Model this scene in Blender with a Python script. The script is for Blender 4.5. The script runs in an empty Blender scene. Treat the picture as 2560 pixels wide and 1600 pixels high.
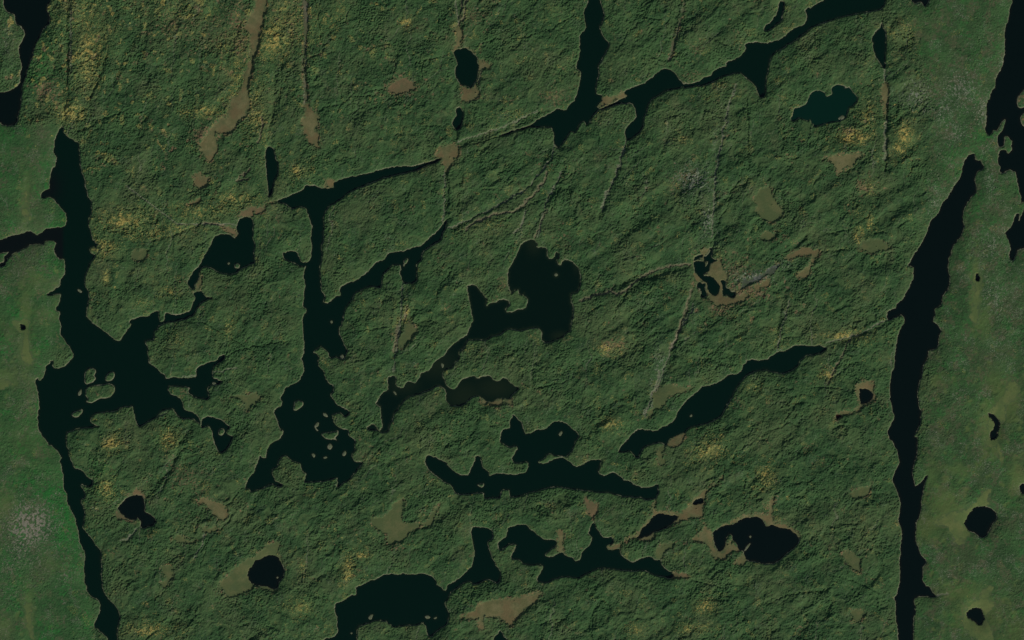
import bpy, math, re
import numpy as np

# ================================================================ camera, light, exposure
# Map metres: 1 survey pixel = 5 m, the frame covers 12.8 x 8.0 km, looked at from 60 km straight above.
MPP = 5.0
scene = bpy.context.scene
cam = bpy.data.cameras.new('aerial_camera')
cam_o = bpy.data.objects.new('aerial_camera', cam)
scene.collection.objects.link(cam_o)
cam_o.location = (0, 0, 60000)
cam_o.rotation_euler = (0, 0, 0)
cam.sensor_width = 36
cam.lens = 36 * 60000 / 12800.0
cam.clip_start = 1000
cam.clip_end = 300000
scene.camera = cam_o

SUN_EL, SUN_AZ = math.radians(32), math.radians(145)      # clockwise from north: sun in the south east
world = bpy.data.worlds.new('World')
scene.world = world
world.use_nodes = True
wn = world.node_tree
sky = wn.nodes.new('ShaderNodeTexSky')
sky.sky_type = 'NISHITA'
sky.sun_disc = False
sky.sun_elevation = SUN_EL
sky.sun_rotation = SUN_AZ
wn.links.new(sky.outputs[0], wn.nodes['Background'].inputs[0])
wn.nodes['Background'].inputs[1].default_value = 0.07
sun = bpy.data.lights.new('sun', 'SUN')
sun.energy = 3.2
sun.angle = math.radians(0.5)
sun.color = (1.0, 0.96, 0.9)
sun_o = bpy.data.objects.new('sun', sun)
scene.collection.objects.link(sun_o)
sun_o.location = (0, 0, 3000)
sun_o.rotation_euler = (math.pi / 2 - SUN_EL, 0, math.pi - SUN_AZ)
scene.view_settings.view_transform = 'Standard'
scene.view_settings.look = 'None'
scene.view_settings.gamma = 1
scene.view_settings.exposure = 0.0
scene.view_settings.use_curve_mapping = False
scene.render.resolution_x, scene.render.resolution_y = 1024, 640

# ---------------------------------------------------------------- traced outlines
# rows: tint | label | outline   (a letter-number token names the survey sheet the numbers are measured on)
LAKES = """
black|black lake filling the top left corner of the land, pinched at its middle|A1 38,-190 38,60 60,105 130,140 150,210 205,262 240,320 228,360 200,400 180,440 175,500 195,560 205,640 195,700 192,775 150,820 100,855 40,872 -190,890 -190,1160 0,1155 20,1180 75,1188 120,1180 150,1165 165,1130 170,1080 190,1010 200,930 205,880 210,800 235,730 255,670 290,570 305,520 330,420 360,370 400,295 440,240 462,200 470,170 455,120 440,75 470,20 470,-190
teal|largest lake, a long dark teal water down the left side with a broad middle full of wooded islands|A1 585,1188 600,1210 606,1255 640,1290 690,1320 735,1345 745,1380 750,1440 752,1512 A2 755,20 752,50 775,120 800,180 805,260 830,340 855,380 860,420 862,500 840,580 830,620 850,660 870,730 890,770 915,800 905,825 870,815 852,835 850,870 880,890 900,900 880,940 850,980 820,1060 800,1130 800,1180 820,1220 835,1260 840,1300 820,1400 820,1480 845,1512 A3 850,0 900,50 990,105 1035,145 1080,185 1115,198 1150,180 1190,120 1215,80 1240,38 1225,15 A2 1260,1505 1330,1480 1390,1475 1440,1440 1500,1432 1495,1480 1510,1512 A3 1515,15 1545,10 A2 1555,1500 1560,1450 1650,1465 1740,1450 1800,1420 1825,1360 1845,1310 1830,1270 1840,1245 1900,1242 1950,1290 2000,1302 1960,1320 1900,1350 1860,1400 1840,1440 1800,1480 1740,1505 A3 1650,10 1560,25 1500,60 1480,90 1455,110 1450,160 1448,190 1400,190 1368,205 1385,250 1400,330 1410,410 1470,445 1510,490 1555,520 1575,552 1640,545 1760,548 1840,535 1855,510 1850,470 1880,445 1920,425 1960,400 2050,385 2085,345 2120,335 2110,380 2060,410 2020,440 2005,490 2010,545 2050,560 2100,580 2070,605 2010,615 1965,635 1960,680 1975,740 1920,745 1870,735 1820,715 1785,690 1785,635 1700,625 1600,625 1592,670 1620,705 1700,740 1730,790 1745,840 1790,860 1835,880 1880,920 1890,980 1870,970 1820,930 1750,930 1700,915 1660,870 1640,840 1600,840 1540,850 1500,880 1470,920 1400,960 1350,1000 1310,1005 1280,940 1255,820 1220,815 1150,820 1080,860 960,870 890,885 858,935 870,970 905,990 930,1005 850,1015 760,1020 690,1040 640,1060 625,1100 630,1180 650,1260 680,1340 700,1400 740,1405 790,1440 840,1490 870,1512 A4 880,30 850,60 800,55 770,40 765,60 795,110 800,160 770,190 770,215 790,270 800,320 790,380 785,450 820,500 860,545 910,620 955,680 950,760 965,840 955,910 970,980 970,1020 1000,1090 1040,1145 1080,1170 1110,1220 1130,1280 1115,1380 1108,1440 1110,1800 1015,1800 1015,1500 980,1450 940,1430 905,1390 893,1360 915,1310 940,1250 945,1170 920,1130 880,1110 830,1075 820,1010 800,960 800,890 795,820 805,720 790,660 760,590 740,510 725,420 715,370 680,300 655,250 635,200 635,130 605,90 600,0 A3 595,1450 585,1390 565,1330 580,1300 560,1250 525,1215 490,1185 460,1180 430,1130 400,1095 370,1040 360,980 362,880 375,800 365,720 345,620 335,590 350,550 372,570 400,555 425,510 435,435 470,415 480,380 500,385 495,430 520,455 570,450 620,430 660,385 692,335 680,290 650,240 620,210 600,180 575,120 575,60 565,0 A2 555,1490 570,1440 535,1420 530,1390 565,1340 570,1270 540,1265 480,1275 445,1270 490,1240 530,1210 568,1195 570,1140 610,1080 620,1020 605,945 560,925 510,870 528,790 500,770 430,765 400,790 330,800 270,805 220,840 150,870 100,900 60,950 35,1000 -190,1060 -190,1000 0,980 40,960 40,910 80,870 0,880 -190,885 -190,800 15,750 90,720 200,700 280,668 340,705 385,695 430,655 500,640 615,625 630,560 625,510 600,480 560,430 520,380 490,355 440,350 400,355 385,325 420,290 465,265 470,180 490,90 525,60 530,0 A1 530,1490 510,1430 515,1340 540,1270 570,1210 575,1190
teal|small wedge lake with one round islet, right of the largest lake behind a rocky neck|A3 1900,985 1910,940 1950,912 2010,920 2090,945 2130,975 2165,1010 2140,1040 2150,1080 2200,1100 2190,1130 2160,1190 2130,1235 2080,1255 2050,1210 2020,1140 2000,1060 1965,995 1930,1005 1905,1010
teal|dark teardrop lake with a narrow tail running south west, upper left between two big lakes|A2 2290,545 2330,540 2370,545 2395,580 2390,650 2385,720 2405,790 2400,850 2395,930 2400,970 2330,1000 2270,1030 2230,1070 2180,1085 2110,1070 2040,1045 1960,1005 1910,1010 1885,1060 1885,1110 1850,1160 1835,1220 1800,1215 1780,1170 1800,1100 1850,1030 1890,980 1930,910 1980,830 2010,760 2050,712 2160,705 2220,735 2250,700 2235,640 2240,600 2260,560
teal|narrow finger pond standing north to south above the left tip of the T-shaped lake|B1 92,1430 95,1395 130,1385 160,1400 175,1450 190,1512 B2 205,20 205,130 175,200 160,260 150,320 120,345 115,280 110,200 100,100 95,20 B1 90,1500
teal|T-shaped central lake with a long straight trunk widening into an island dotted basin|B2 205,385 290,350 380,315 430,290 470,250 540,240 600,262 730,262 735,215 800,185 900,160 1000,140 1100,115 1180,90 1300,65 1400,60 1500,55 1600,25 1680,5 B1 1740,1500 1750,1505 B2 1700,20 1600,55 1530,90 1400,125 1250,155 1150,190 1080,220 950,270 870,310 830,345 790,380 710,420 680,450 640,510 640,600 640,680 630,760 615,815 622,900 605,1000 600,1100 615,1170 620,1230 650,1290 630,1345 670,1358 710,1335 760,1290 800,1272 790,1240 800,1200 850,1170 940,1140 1000,1100 1060,1050 1130,970 1220,935 1240,890 1300,870 1400,865 1480,830 1560,805 1620,760 1700,680 1760,620 1800,565 1795,610 1770,680 1740,760 1680,790 1620,840 1570,880 1560,940 1520,985 1515,1050 1520,1120 1510,1155 1460,1165 1390,1150 1370,1080 1360,990 1300,995 1240,1040 1200,1080 1190,1160 1170,1200 1120,1195 1070,1195 1000,1225 940,1250 910,1310 870,1370 840,1420 820,1480 825,1512 B3 805,20 810,50 790,70 790,150 820,190 835,240 855,290 850,330 835,365 790,365 760,345 720,360 690,350 685,310 650,280 610,240 580,265 550,300 580,330 590,360 580,400 600,440 640,490 660,560 690,600 720,620 730,680 700,700 720,740 780,800 830,830 880,870 870,900 840,910 800,875 760,880 720,900 735,960 760,1000 800,1025 860,1040 870,1080 900,1110 940,1140 930,1180 930,1230 900,1290 940,1335 1000,1345 960,1410 920,1460 890,1500 B4 830,20 790,55 768,62 772,25 760,5 B3 765,1495 700,1505 B4 600,15 460,12 B3 470,1480 475,1450 430,1420 415,1355 340,1330 290,1280 260,1280 210,1340 200,1380 160,1410 150,1440 175,1500 B4 190,10 250,40 240,60 200,55 150,35 90,60 40,80 0,95 A4 2370,110 2355,85 2320,75 2335,30 2345,0 A3 2355,1490 2400,1440 B3 0,1375 20,1340 30,1285 60,1305 95,1300 100,1260 130,1180 160,1155 230,1120 260,1050 220,1020 205,960 175,900 170,870 200,830 245,800 250,765 225,740 260,690 280,640 340,610 420,570 430,530 455,480 455,430 440,390 425,370 450,320 455,200 440,100 440,0 B2 450,1480 480,1410 450,1380 455,1300 465,1200 450,1110 465,1030 475,1000 420,1000 370,975 300,950 260,925 260,880 320,865 380,870 410,910 425,960 480,972 515,945 525,850 525,700 525,600 500,530 470,455 400,440 340,460 300,430 250,410
brown|brown tinged lake near the centre with a broad round body, a hooked arm and a winding southern channel|P 145,545 210,490 330,460 440,485 520,545 600,680 720,860 850,1040 830,1230 870,1315 920,1250 1000,1170 1200,1150 1340,1080 1480,1015 1560,1030 1650,1090 1720,1150 1700,1250 1620,1350 1580,1420 1620,1500 C2 0,1440 50,1415 120,1400 150,1350 148,1310 110,1285 110,1260 P 2240,850 2100,790 2060,640 1900,700 1800,820 1760,740 1700,650 1655,480 1650,300 1690,200 1690,0 B2 2385,1100 2385,1030 2410,1000 C2 0,990 25,930 50,870 80,820 120,775 160,755 200,752 225,770 235,795 225,820 250,825 290,822 330,850 330,890 345,930 380,935 405,910 415,880 445,890 440,920 425,950 435,985 460,990 478,960 500,940 530,945 570,970 610,1010 635,1050 648,1110 645,1180 625,1240 590,1250 560,1270 555,1330 575,1390 575,1440 565,1512 C3 550,60 545,100 480,150 420,185 350,215 310,210 285,180 280,120 250,70 200,70 150,80 100,95 50,95 0,85 B3 2380,85 2340,110 2300,140 2230,150 2190,180 2120,190 2020,185 1980,215 1960,270 1920,300 1915,370 1880,400 1850,450 1800,460 1765,490 1760,530 1780,570 1800,610 1850,655 1890,640 1920,600 1960,560 2010,540 2060,530 2080,560 2120,545 2180,530 2215,530 2240,565 2280,575 2330,550 2370,555 2400,590 C3 0,595 25,615 60,640 45,670 25,690 0,710 B3 2400,740 2380,745 2300,740 2240,765 2190,770 2150,745 2110,720 2080,715 2040,730 2000,760 1980,790 1920,815 1850,810 1810,770 1795,720 1800,690 1775,650 1730,615 1690,630 1640,660 1590,685 1520,700 1460,720 1400,750 1370,800 1340,840 1310,880 1295,930 1260,1000 1240,1050 1200,1065 1150,1045 1110,1040 1060,1030 1050,1010 1090,985 1120,985 1140,1020 1165,1045 1190,1015 1195,970 1180,900 1175,820 1140,790 1145,765 1180,710 1210,680 1250,660 1245,600 1255,550 1290,525 1320,540 1325,620 1390,645 1410,610 1440,580 1500,590 1530,560 1560,510 1610,485 1640,475 1690,395 1760,345 1850,250 1930,180 1990,150 2010,90 2040,30 2050,0 B2 2045,1480 2030,1400 2015,1310 2003,1240
teal|lake below the brown one with a round upper basin opening into a long east to west channel|C3 0,890 30,900 80,960 110,1030 130,1070 175,1072 230,1040 300,1035 340,1010 380,970 420,955 480,965 520,980 560,1020 610,1060 630,1090 600,1150 560,1230 530,1275 510,1295 440,1285 395,1275 370,1255 330,1270 300,1310 255,1340 300,1355 360,1330 440,1305 500,1305 540,1335 580,1375 610,1390 650,1375 700,1345 760,1325 840,1315 850,1330 820,1400 815,1450 870,1470 910,1455 950,1440 1000,1465 1040,1490 1055,1512 C4 1120,20 1180,60 1240,70 1310,65 1370,40 1375,80 1385,120 1360,160 1350,175 1280,180 1180,160 1050,155 940,120 900,115 820,110 720,105 680,95 580,85 500,70 430,65 330,75 250,100 180,110 120,140 60,155 0,160 B4 2400,150 2390,90 2330,90 2310,130 2290,170 2240,165 2160,175 2160,120 2120,120 2040,130 1930,132 1880,110 1850,60 1800,25 1760,0 B3 1740,1500 1700,1470 1640,1420 1605,1370 1605,1300 1640,1270 1680,1300 1750,1320 1820,1380 1880,1440 1930,1460 2000,1460 2030,1410 2060,1350 2075,1295 2110,1290 2130,1340 2150,1400 2200,1440 2205,1465 2280,1450 2400,1460 C3 0,1460 60,1458 120,1440 150,1400 155,1350 130,1335 80,1350 20,1345 0,1310 30,1260 50,1210 20,1185 0,1195 B3 2400,1200 2350,1180 2315,1150 2315,1070 2330,1040 2370,1025 2400,1020 2405,960 2419,920
teal|long slanting lake in the lower right centre, a dark blade from south west to north east|C3 1010,1245 1030,1200 1090,1130 1130,1080 1190,1035 1280,1045 1360,1045 1430,1010 1500,970 1550,920 1570,870 1620,790 1690,730 1760,670 1800,630 1850,625 1930,600 1990,565 2040,525 2100,520 2160,480 2190,420 2230,385 2300,380 2400,375 D3 0,375 70,310 150,295 250,245 320,235 400,243 480,245 540,255 550,275 520,305 440,325 370,335 310,380 280,430 220,480 150,500 80,500 0,475 C3 2400,465 2320,480 2230,510 2180,560 2120,640 2080,720 2030,800 1990,890 1940,930 1880,960 1800,985 1700,1010 1650,1040 1640,1060 1580,1080 1500,1120 1450,1180 1420,1160 1380,1155 1280,1185 1230,1220 1200,1290 1170,1300 1120,1240 1060,1245
teal|straight dark lake dropping from the top edge, right of centre, and forking at its foot|C1 725,-190 720,20 690,70 680,130 690,200 705,240 680,290 640,340 645,400 640,520 625,580 610,600 612,650 645,670 650,710 635,790 620,870 590,950 540,1000 520,1035 480,1040 430,1030 400,1045 340,1080 260,1120 190,1170 100,1210 0,1236 B1 2380,1250 2300,1282 2360,1276 C1 20,1244 80,1225 180,1200 300,1200 370,1200 390,1240 400,1300 410,1380 440,1400 470,1370 520,1290 550,1240 600,1250 640,1170 680,1140 700,1180 730,1165 760,1090 800,1060 822,1034 820,1020 805,1005 840,960 850,925 840,905 800,890 790,850 800,780 820,700 815,620 850,560 900,470 915,400 870,360 840,290 825,250 850,220 865,130 850,60 835,0 835,-190
teal|diagonal chain lake climbing from the forked lake to the top right edge|C1 835,1030 870,1015 940,985 1000,950 1090,915 1060,870 1110,840 1220,800 1300,750 1380,680 1420,650 1480,655 1540,690 1580,750 1620,785 1700,788 1760,768 1800,740 1870,715 1900,680 1960,640 2020,620 2025,590 2080,570 2160,530 2210,460 2205,420 2240,400 2320,400 2419,410 D1 0,405 150,355 200,300 260,265 340,230 370,190 370,130 350,100 400,75 460,35 540,0 540,-190 1115,-190 1100,40 1060,90 980,100 880,120 740,150 650,170 560,200 470,230 400,270 330,330 260,380 170,430 110,470 60,500 20,550 10,600 0,690 C1 2400,740 2395,840 2385,910 2340,915 2320,860 2280,790 2200,720 2160,690 2060,700 2000,720 1940,750 1850,795 1760,808 1680,822 1600,828 1480,850 1400,890 1340,930 1290,980 1270,1060 1245,1110 1240,1170 1220,1230 1170,1280 1130,1310 1090,1320 1070,1280 1070,1220 1110,1180 1160,1130 1170,1060 1165,1020 1130,980 1060,975 1000,985 930,1005 860,1035
black|small dark bay cut off by the top edge near the right, beside the paler woodland|D1 1360,-190 1355,5 1400,25 1450,20 1480,50 1500,40 1520,0 1520,-190
teal|small crooked pond in a shaded gully above the diagonal chain lake|D1 20,225 30,195 85,130 105,20 150,20 155,60 135,130 130,190 70,240 0,290 C1 2385,290 2380,265 2419,230
teal|spindle shaped pond on the straight valley near the upper right|D1 1072,195 1080,235 1100,280 1110,330 1112,420 1108,520 1098,590 1098,640 1060,610 1030,550 1005,500 990,440 1000,400 985,390 985,350 1010,310 1050,270 1068,230
green|green blue lake with two scalloped bays alone in the upper right forest|D1 215,1115 235,1090 250,1030 280,1015 340,1000 380,960 385,910 430,865 480,855 530,880 550,905 600,905 610,880 600,840 640,805 680,800 720,825 770,830 800,870 840,920 835,960 800,1000 765,1020 740,1080 720,1120 690,1130 680,1145 640,1150 560,1160 500,1180 450,1195 430,1175 410,1165 400,1130 380,1140 340,1130 300,1115 260,1130 235,1145
black|black lake running down the right edge from the top corner, with a ragged western shore|D1 2290,-190 2305,0 2285,90 2270,180 2245,250 2240,320 2240,450 2230,560 2200,650 2160,740 2140,830 2105,880 2100,930 2075,950 2065,1030 2068,1130 2050,1210 2060,1250 2085,1275 2110,1260 2130,1235 2165,1230 2185,1190 2210,1145 2240,1125 2245,1150 2230,1190 S 1770,0 1660,150 1620,250 1630,440 1700,530 1790,500 1820,350 1840,200 1900,180 1980,240 2070,340 2060,450 2075,520 2050,620 1980,690 1925,730 1890,630 1700,620 1640,800 1640,900 1650,1030 1700,1130 1680,1240 1740,1310 1830,1300 1900,1220 2060,1220 2150,1250 2200,1350 2210,1512 D2 2365,250 2385,330 2390,400 2419,400 2440,420 2419,470 2390,540 2375,575 2365,560 2375,505 2345,510 2320,570 2290,640 2245,685 2260,730 2290,800 2290,860 2280,900 2310,955 2330,920 2360,850 2419,835 2900,830 D1 2900,-190
black|long narrow black lake running the whole height of the right side|S 800,730 900,715 930,800 960,900 1040,930 1100,915 1150,970 1190,1050 1200,1120 1170,1190 1080,1210 1000,1270 950,1370 920,1450 D2 1950,190 1965,240 1960,300 1920,350 1880,410 1855,460 1840,520 1850,600 1840,680 1810,740 1750,800 1735,860 1710,940 1700,1000 1710,1080 1720,1160 1700,1220 1650,1290 1635,1370 1575,1410 1570,1460 1560,1512 D3 1550,10 1580,30 1620,70 1637,110 1615,160 1610,230 1590,270 1520,285 1510,350 1470,420 1450,500 1430,600 1410,680 1420,760 1430,830 1450,855 1440,900 1440,970 1420,1030 1390,1070 1385,1100 1410,1110 1410,1180 1400,1300 1370,1400 1365,1440 1375,1512 D4 1380,20 1390,55 1430,40 1465,0 D3 1490,1475 1500,1470 D4 1485,10 1475,60 1460,150 1445,280 1430,350 1400,400 1395,470 1395,580 1420,640 1440,700 1500,775 1465,820 1460,880 1465,950 1490,1000 1530,1010 1560,1070 1590,1100 1540,1105 1480,1100 1400,1105 1380,1150 1390,1200 1380,1300 1370,1400 1360,1800 1235,1800 1230,1450 1215,1350 1205,1260 1210,1160 1195,1120 1220,1060 1240,990 1250,920 1245,800 1250,700 1255,600 1270,540 1260,470 1240,400 1230,370 1250,290 1250,180 1225,120 1190,40 1178,0 D3 1180,1490 1215,1400 1240,1350 1225,1260 1200,1190 1150,1120 1135,1060 1150,1010 1190,940 1190,890 1165,800 1155,700 1158,570 1165,520 1195,420 1200,330 1215,220 1240,110 1285,20 D2 1285,1490 1260,1460 1240,1465 1180,1490 1140,1512 1120,1490 1125,1440 1160,1420 1200,1400 1220,1360 1280,1310 1310,1240 1345,1180 1375,1100 1375,1020 1360,1010 1325,995 1350,960 1380,895 1420,840 1460,780 1490,720 1530,600 1560,545 1610,500 1650,410 1700,350 1750,260 1800,190 1830,130 1845,40 S 560,1100 620,950 720,780
black|tiny round black pool in a grassy meadow left of the largest lake|A3 190,45 205,38 235,50 238,75 220,82 200,70
black|black pond with a hooked tail in the lower left, rust coloured bog at its corners|A4 1110,265 1160,220 1200,170 1240,150 1330,145 1355,180 1365,240 1370,290 1400,320 1450,350 1470,385 1440,425 1400,440 1350,455 1330,430 1340,400 1310,360 1300,345 1270,375 1220,370 1170,335 1130,300
black|round black pond with an olive bog on its left, bottom left of centre|A4 2340,900 2360,850 2400,800 B4 0,765 50,745 100,715 160,712 200,730 235,780 265,840 260,890 240,940 210,975 195,1020 150,1030 110,1000 60,1000 0,998 A4 2400,985 2360,950
teal|wide dark lake at the bottom centre with a hammer shaped arm rising to its right|B4 750,1180 760,1168 830,1140 870,1110 920,1095 945,1085 950,1020 1000,1000 1060,960 1120,945 1170,925 1220,895 1280,888 1330,900 1400,888 1450,900 1560,888 1620,895 1670,920 1690,960 1705,995 1750,1020 1780,1050 1805,1035 1815,1000 1880,960 1950,910 2000,855 2040,820 2055,760 2070,700 2060,620 2045,560 2035,500 2045,460 2085,442 2140,455 2190,460 2225,480 2228,560 2190,585 2200,660 2230,740 2260,810 2300,850 2305,920 2295,960 2270,970 2230,950 2190,935 2150,945 2100,975 2050,980 2030,950 1990,955 1940,990 1880,1030 1840,1060 1810,1110 1785,1170 1795,1210 1820,1260 1815,1320 1790,1370 1740,1400 1700,1430 1660,1475 1620,1460 1615,1400 1580,1355 1520,1365 1400,1370 1300,1380 1260,1360 1240,1330 1170,1325 1100,1330 1070,1345 1000,1365 955,1390 945,1450 940,1800 600,1800 640,1515 730,1490 780,1430 770,1370 765,1300 750,1240
teal|branching black lake at the lower centre, a bent left arm and a long eastern tail|B4 2290,595 2320,570 2370,530 2385,460 2400,450 C4 0,445 50,425 110,420 150,440 170,475 210,490 260,540 310,570 380,565 415,575 412,610 370,650 320,690 310,715 350,730 400,720 440,690 480,690 510,725 565,735 600,775 650,745 660,695 710,650 750,590 760,540 725,510 735,470 755,420 768,405 785,450 820,490 840,530 880,550 940,540 945,590 895,620 900,650 950,665 1010,650 1020,700 1070,745 1140,775 1200,755 1250,735 1320,730 1370,760 1400,755 1410,810 1460,850 1520,890 1500,925 1450,915 1380,905 1320,880 1270,855 1180,850 1120,855 1040,845 960,840 880,830 800,835 740,865 680,890 630,925 580,920 530,905 460,915 400,930 340,960 240,950 240,920 270,880 295,840 295,805 250,795 180,795 100,785 95,770 60,745 0,740 10,700 30,660 38,610 15,600 0,610 B4 2390,600 2375,615 2340,640 2310,660 2290,630
black|black leaf shaped pond rimmed by tan bog, above the eastern tail of the branching lake|C4 1180,545 1210,510 1230,460 1290,410 1330,350 1380,320 1440,325 1520,340 1565,345 1530,390 1490,430 1420,460 1350,490 1290,520 1240,535
black|smallest black pool in the tan bog north east of the leaf shaped pond|C4 1710,220 1740,190 1790,170 1800,205 1760,220 1725,228
black|black lake with a deep notch in its left side, wrapped in tan bog at the lower right|C4 1900,500 1950,460 2040,430 2120,405 2180,370 2240,355 2310,350 2370,380 2400,440 2419,440 D4 0,440 50,425 110,455 190,460 240,500 285,540 285,590 240,640 200,680 130,730 60,785 0,785 C4 2380,790 2290,765 2220,750 2195,700 2190,675 2150,650 2120,600 2090,560 2080,520 2050,510 2020,560 2010,610 1990,650 1955,665 1930,640 1910,590 1910,540
black|black D-shaped pool ringed by tan bog just left of the long right hand lake|D3 865,655 890,648 940,655 975,675 985,705 975,745 930,775 885,790 868,760
rust|tiny rust brown pool at the end of the bog strip below the D-shaped pool|D3 645,900 680,892 700,905 690,925 650,930
black|curled black pond shaped like a sea horse in the right hand meadows|D3 2083,880 2120,890 2160,925 2185,965 2180,1020 2165,1060 2165,1100 2130,1132 2110,1125 2098,1070 2130,1040 2145,1000 2140,955 2090,915
black|tiny oval pool in a green meadow strip right of the long right hand lake|D2 1966,1078 1986,1083 1992,1115 1982,1134 1968,1115
black|round black pond in the lower right corner meadows, larger of the two|D4 1860,410 1900,330 1940,270 1980,255 2100,265 2150,315 2155,365 2110,420 2080,490 2050,530 2000,540 1970,505 1900,480 1870,440
black|small black pond nearest the lower right corner of the land|D4 1888,1240 1930,1215 1970,1205 2020,1235 2045,1300 2030,1330 2020,1365 1990,1368 1940,1325 1885,1290
black|half seen black pond cut by the right edge above the round corner pond|D4 2380,90 2390,50 2419,35 2480,30 2520,80 2480,130 2419,128 2395,120
teal|kidney shaped dark pond between tan reed beds at the upper centre|B1 1873,500 1910,470 1970,458 2030,490 2080,540 2095,600 2095,700 2075,770 2030,825 1990,815 1940,795 1905,750 1885,690 1885,640 1905,610 1890,560
teal|ragged narrow pool downstream of the kidney shaped pond|B1 1880,1110 1900,1080 1890,1040 1920,1020 1950,1050 1955,1080 1945,1140 1925,1210 1890,1225 1860,1190
teal|winding dark pool coiled inside the tan bog right of centre|Q 700,0 755,10 745,120 740,240 850,280 790,320 700,400 680,520 600,580 555,600 560,650 700,680 830,740 890,830 930,900 930,980 890,1070 830,1105 770,1090 700,1040 655,980 655,870 640,800 560,770 480,700 430,640 360,570 340,490 335,380 360,330 500,315 585,345 590,440 600,460 640,400 660,330 620,310 580,300 575,220 640,180 690,110 715,60
teal|dark pool at the left foot of the coiled bog pool|Q 410,850 480,805 540,840 590,850 590,980 610,1060 630,1130 560,1150 500,1140 490,1040 450,950 400,930
teal|dark ragged pool right of the coiled bog pool|Q 965,760 1050,775 1080,850 1110,930 1180,1000 1300,1050 1290,1110 1240,1170 1130,1120 1020,1110 1020,1010 1020,900 980,820
teal|small dark pool at the upper left corner of the coiled pool's bog|Q 335,290 345,220 430,170 520,190 460,240 390,270
teal|slim pond tip touching the bottom edge right of the wide bottom lake|B4 2250,1512 2290,1450 2310,1420 2340,1480 2370,1512 2380,1800 2220,1800
"""
# kind | label | outline
ISLES = """
wood|oval wooded island, upper left of the group of four in the largest lake|A3 800,590 800,520 815,480 850,455 895,465 907,490 890,525 903,550 880,585 820,605
wood|small round wooded island, upper right of the group of four in the largest lake|A3 1000,545 1020,510 1070,490 1082,530 1060,565 1030,575 1000,570
wood|biggest wooded island in the largest lake, broad with a pointed south west end|A3 810,690 815,650 860,620 930,615 1030,600 1075,620 1080,680 1040,730 950,745 900,765 870,780 815,775 830,745 810,715
rock|slim rocky islet just left of the biggest wooded island|A3 738,712 745,680 768,655 767,690 752,714
wood|wooded island standing alone south of the group in the largest lake|A3 680,890 700,870 775,845 780,875 750,905 720,920 690,910
rock|pale sliver of rock in the narrow middle reach of the largest lake|A2 732,1222 752,1226 774,1245 768,1252 748,1246
rock|pale rock in the eastern arm of the largest lake|A3 2006,598 2025,586 2044,600 2025,614
wood|round wooded islet in the small wedge lake|A3 2065,1080 2065,1050 2085,1030 2115,1030 2122,1060 2100,1088 2080,1090
wood|round grassy islet near the south shore of the teardrop lake|A2 2217,990 2240,978 2264,995 2252,1022 2223,1017
rock|tiny rock left of the grassy islet in the teardrop lake|A2 2150,975 2165,967 2170,980 2158,990
wood|small pale topped island in the north east arm of the T-shaped lake|B2 1395,960 1413,933 1437,933 1433,962 1407,987
rock|white rock touching the small island in the north east arm of the T-shaped lake|B2 1391,985 1408,983 1402,1007 1392,1004
rock|white rock in the trunk of the T-shaped lake|B3 702,15 714,6 728,22 713,34
rock|brown rock at the end of the blunt bay beside the T-shaped lake's trunk|B3 797,340 815,326 834,345 824,368 803,362
wood|triangular wooded island near the west side of the T-shaped lake's basin|B3 365,775 400,762 440,775 445,800 420,830 380,852 355,845 360,800
rock|small rocky islet off the wooded point in the T-shaped lake's basin|B3 636,880 660,886 676,914 650,908
rock|bent rocky sliver in the middle of the T-shaped lake's basin|B3 553,1000 578,968 595,972 588,1002 568,1015 588,1045 574,1047 552,1012
wood|crescent wooded island in the middle of the T-shaped lake's basin|B3 620,1075 700,1060 750,1050 775,1045 775,1080 750,1115 772,1142 740,1130 690,1130 650,1115
rock|small round islet south of the crescent wooded island|B3 677,1190 700,1168 720,1190 707,1222 683,1217
rock|little teardrop islet east of the round islet in the T-shaped lake's basin|B3 822,1260 840,1238 851,1255 836,1283 818,1277
rock|two pronged pale rock in the southern T-shaped basin|B3 526,1268 545,1262 559,1280 546,1299
rock|reddish reef in the southern T-shaped basin|B3 636,1300 660,1288 675,1299 650,1313
rock|white rock in the round body of the brown tinged lake|C2 402,1085 415,1070 432,1086 416,1100
rock|pale rock in the southern channel of the brown tinged lake, upper one|B3 1752,408 1772,425 1766,452 1754,440
rock|pale rock in the southern channel of the brown tinged lake, lower one|B3 1298,670 1315,682 1328,708 1310,698
rock|rocky islet in the round basin of the lake below the brown one|C3 442,1078 463,1052 478,1064 456,1094
wood|little wooded islet in the long channel of the lake below the brown one|B4 2092,45 2150,33 2152,55 2130,70
rock|white rock in the middle of the long slanting lake|C3 1680,905 1698,892 1704,906 1688,916
rock|shoal with low scrub by the south shore of the green blue lake|D1 662,1122 700,1093 722,1110 700,1132
wood|wooded island at the right edge in the top right black lake, upper one|R 2480,250 2340,390 2290,440 2240,500 2215,600 2210,700 2240,800 2290,845 2360,850 2420,830 2600,780 2640,400
wood|wooded island at the right edge in the top right black lake, lower one|R 2600,850 2419,990 2340,1080 2310,1150 2330,1280 2360,1350 2400,1390 2600,1380
rock|pale islet off the southern shore, left one in the wide bottom lake|B4 1062,1302 1085,1273 1107,1273 1092,1312 1073,1318
rock|pale islet in the wide bottom lake, left of two near its south east bay|B4 1597,1290 1625,1281 1648,1300 1615,1311
rock|pale islet in the wide bottom lake, right of two near its south east bay|B4 1677,1308 1700,1294 1711,1298 1698,1312
rock|tiny rock in the western inlet of the wide bottom lake|B4 894,1448 903,1440 912,1448 903,1456
rock|pale spit like rock in the notched black lake|C4 2190,670 2235,605 2255,598 2240,628 2203,672
rock|white rock in the northern part of the notched black lake|C4 2242,535 2251,526 2260,536 2251,546
rock|white rock near the east shore of the round black pond|B4 193,922 205,912 212,922 202,932
"""
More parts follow.
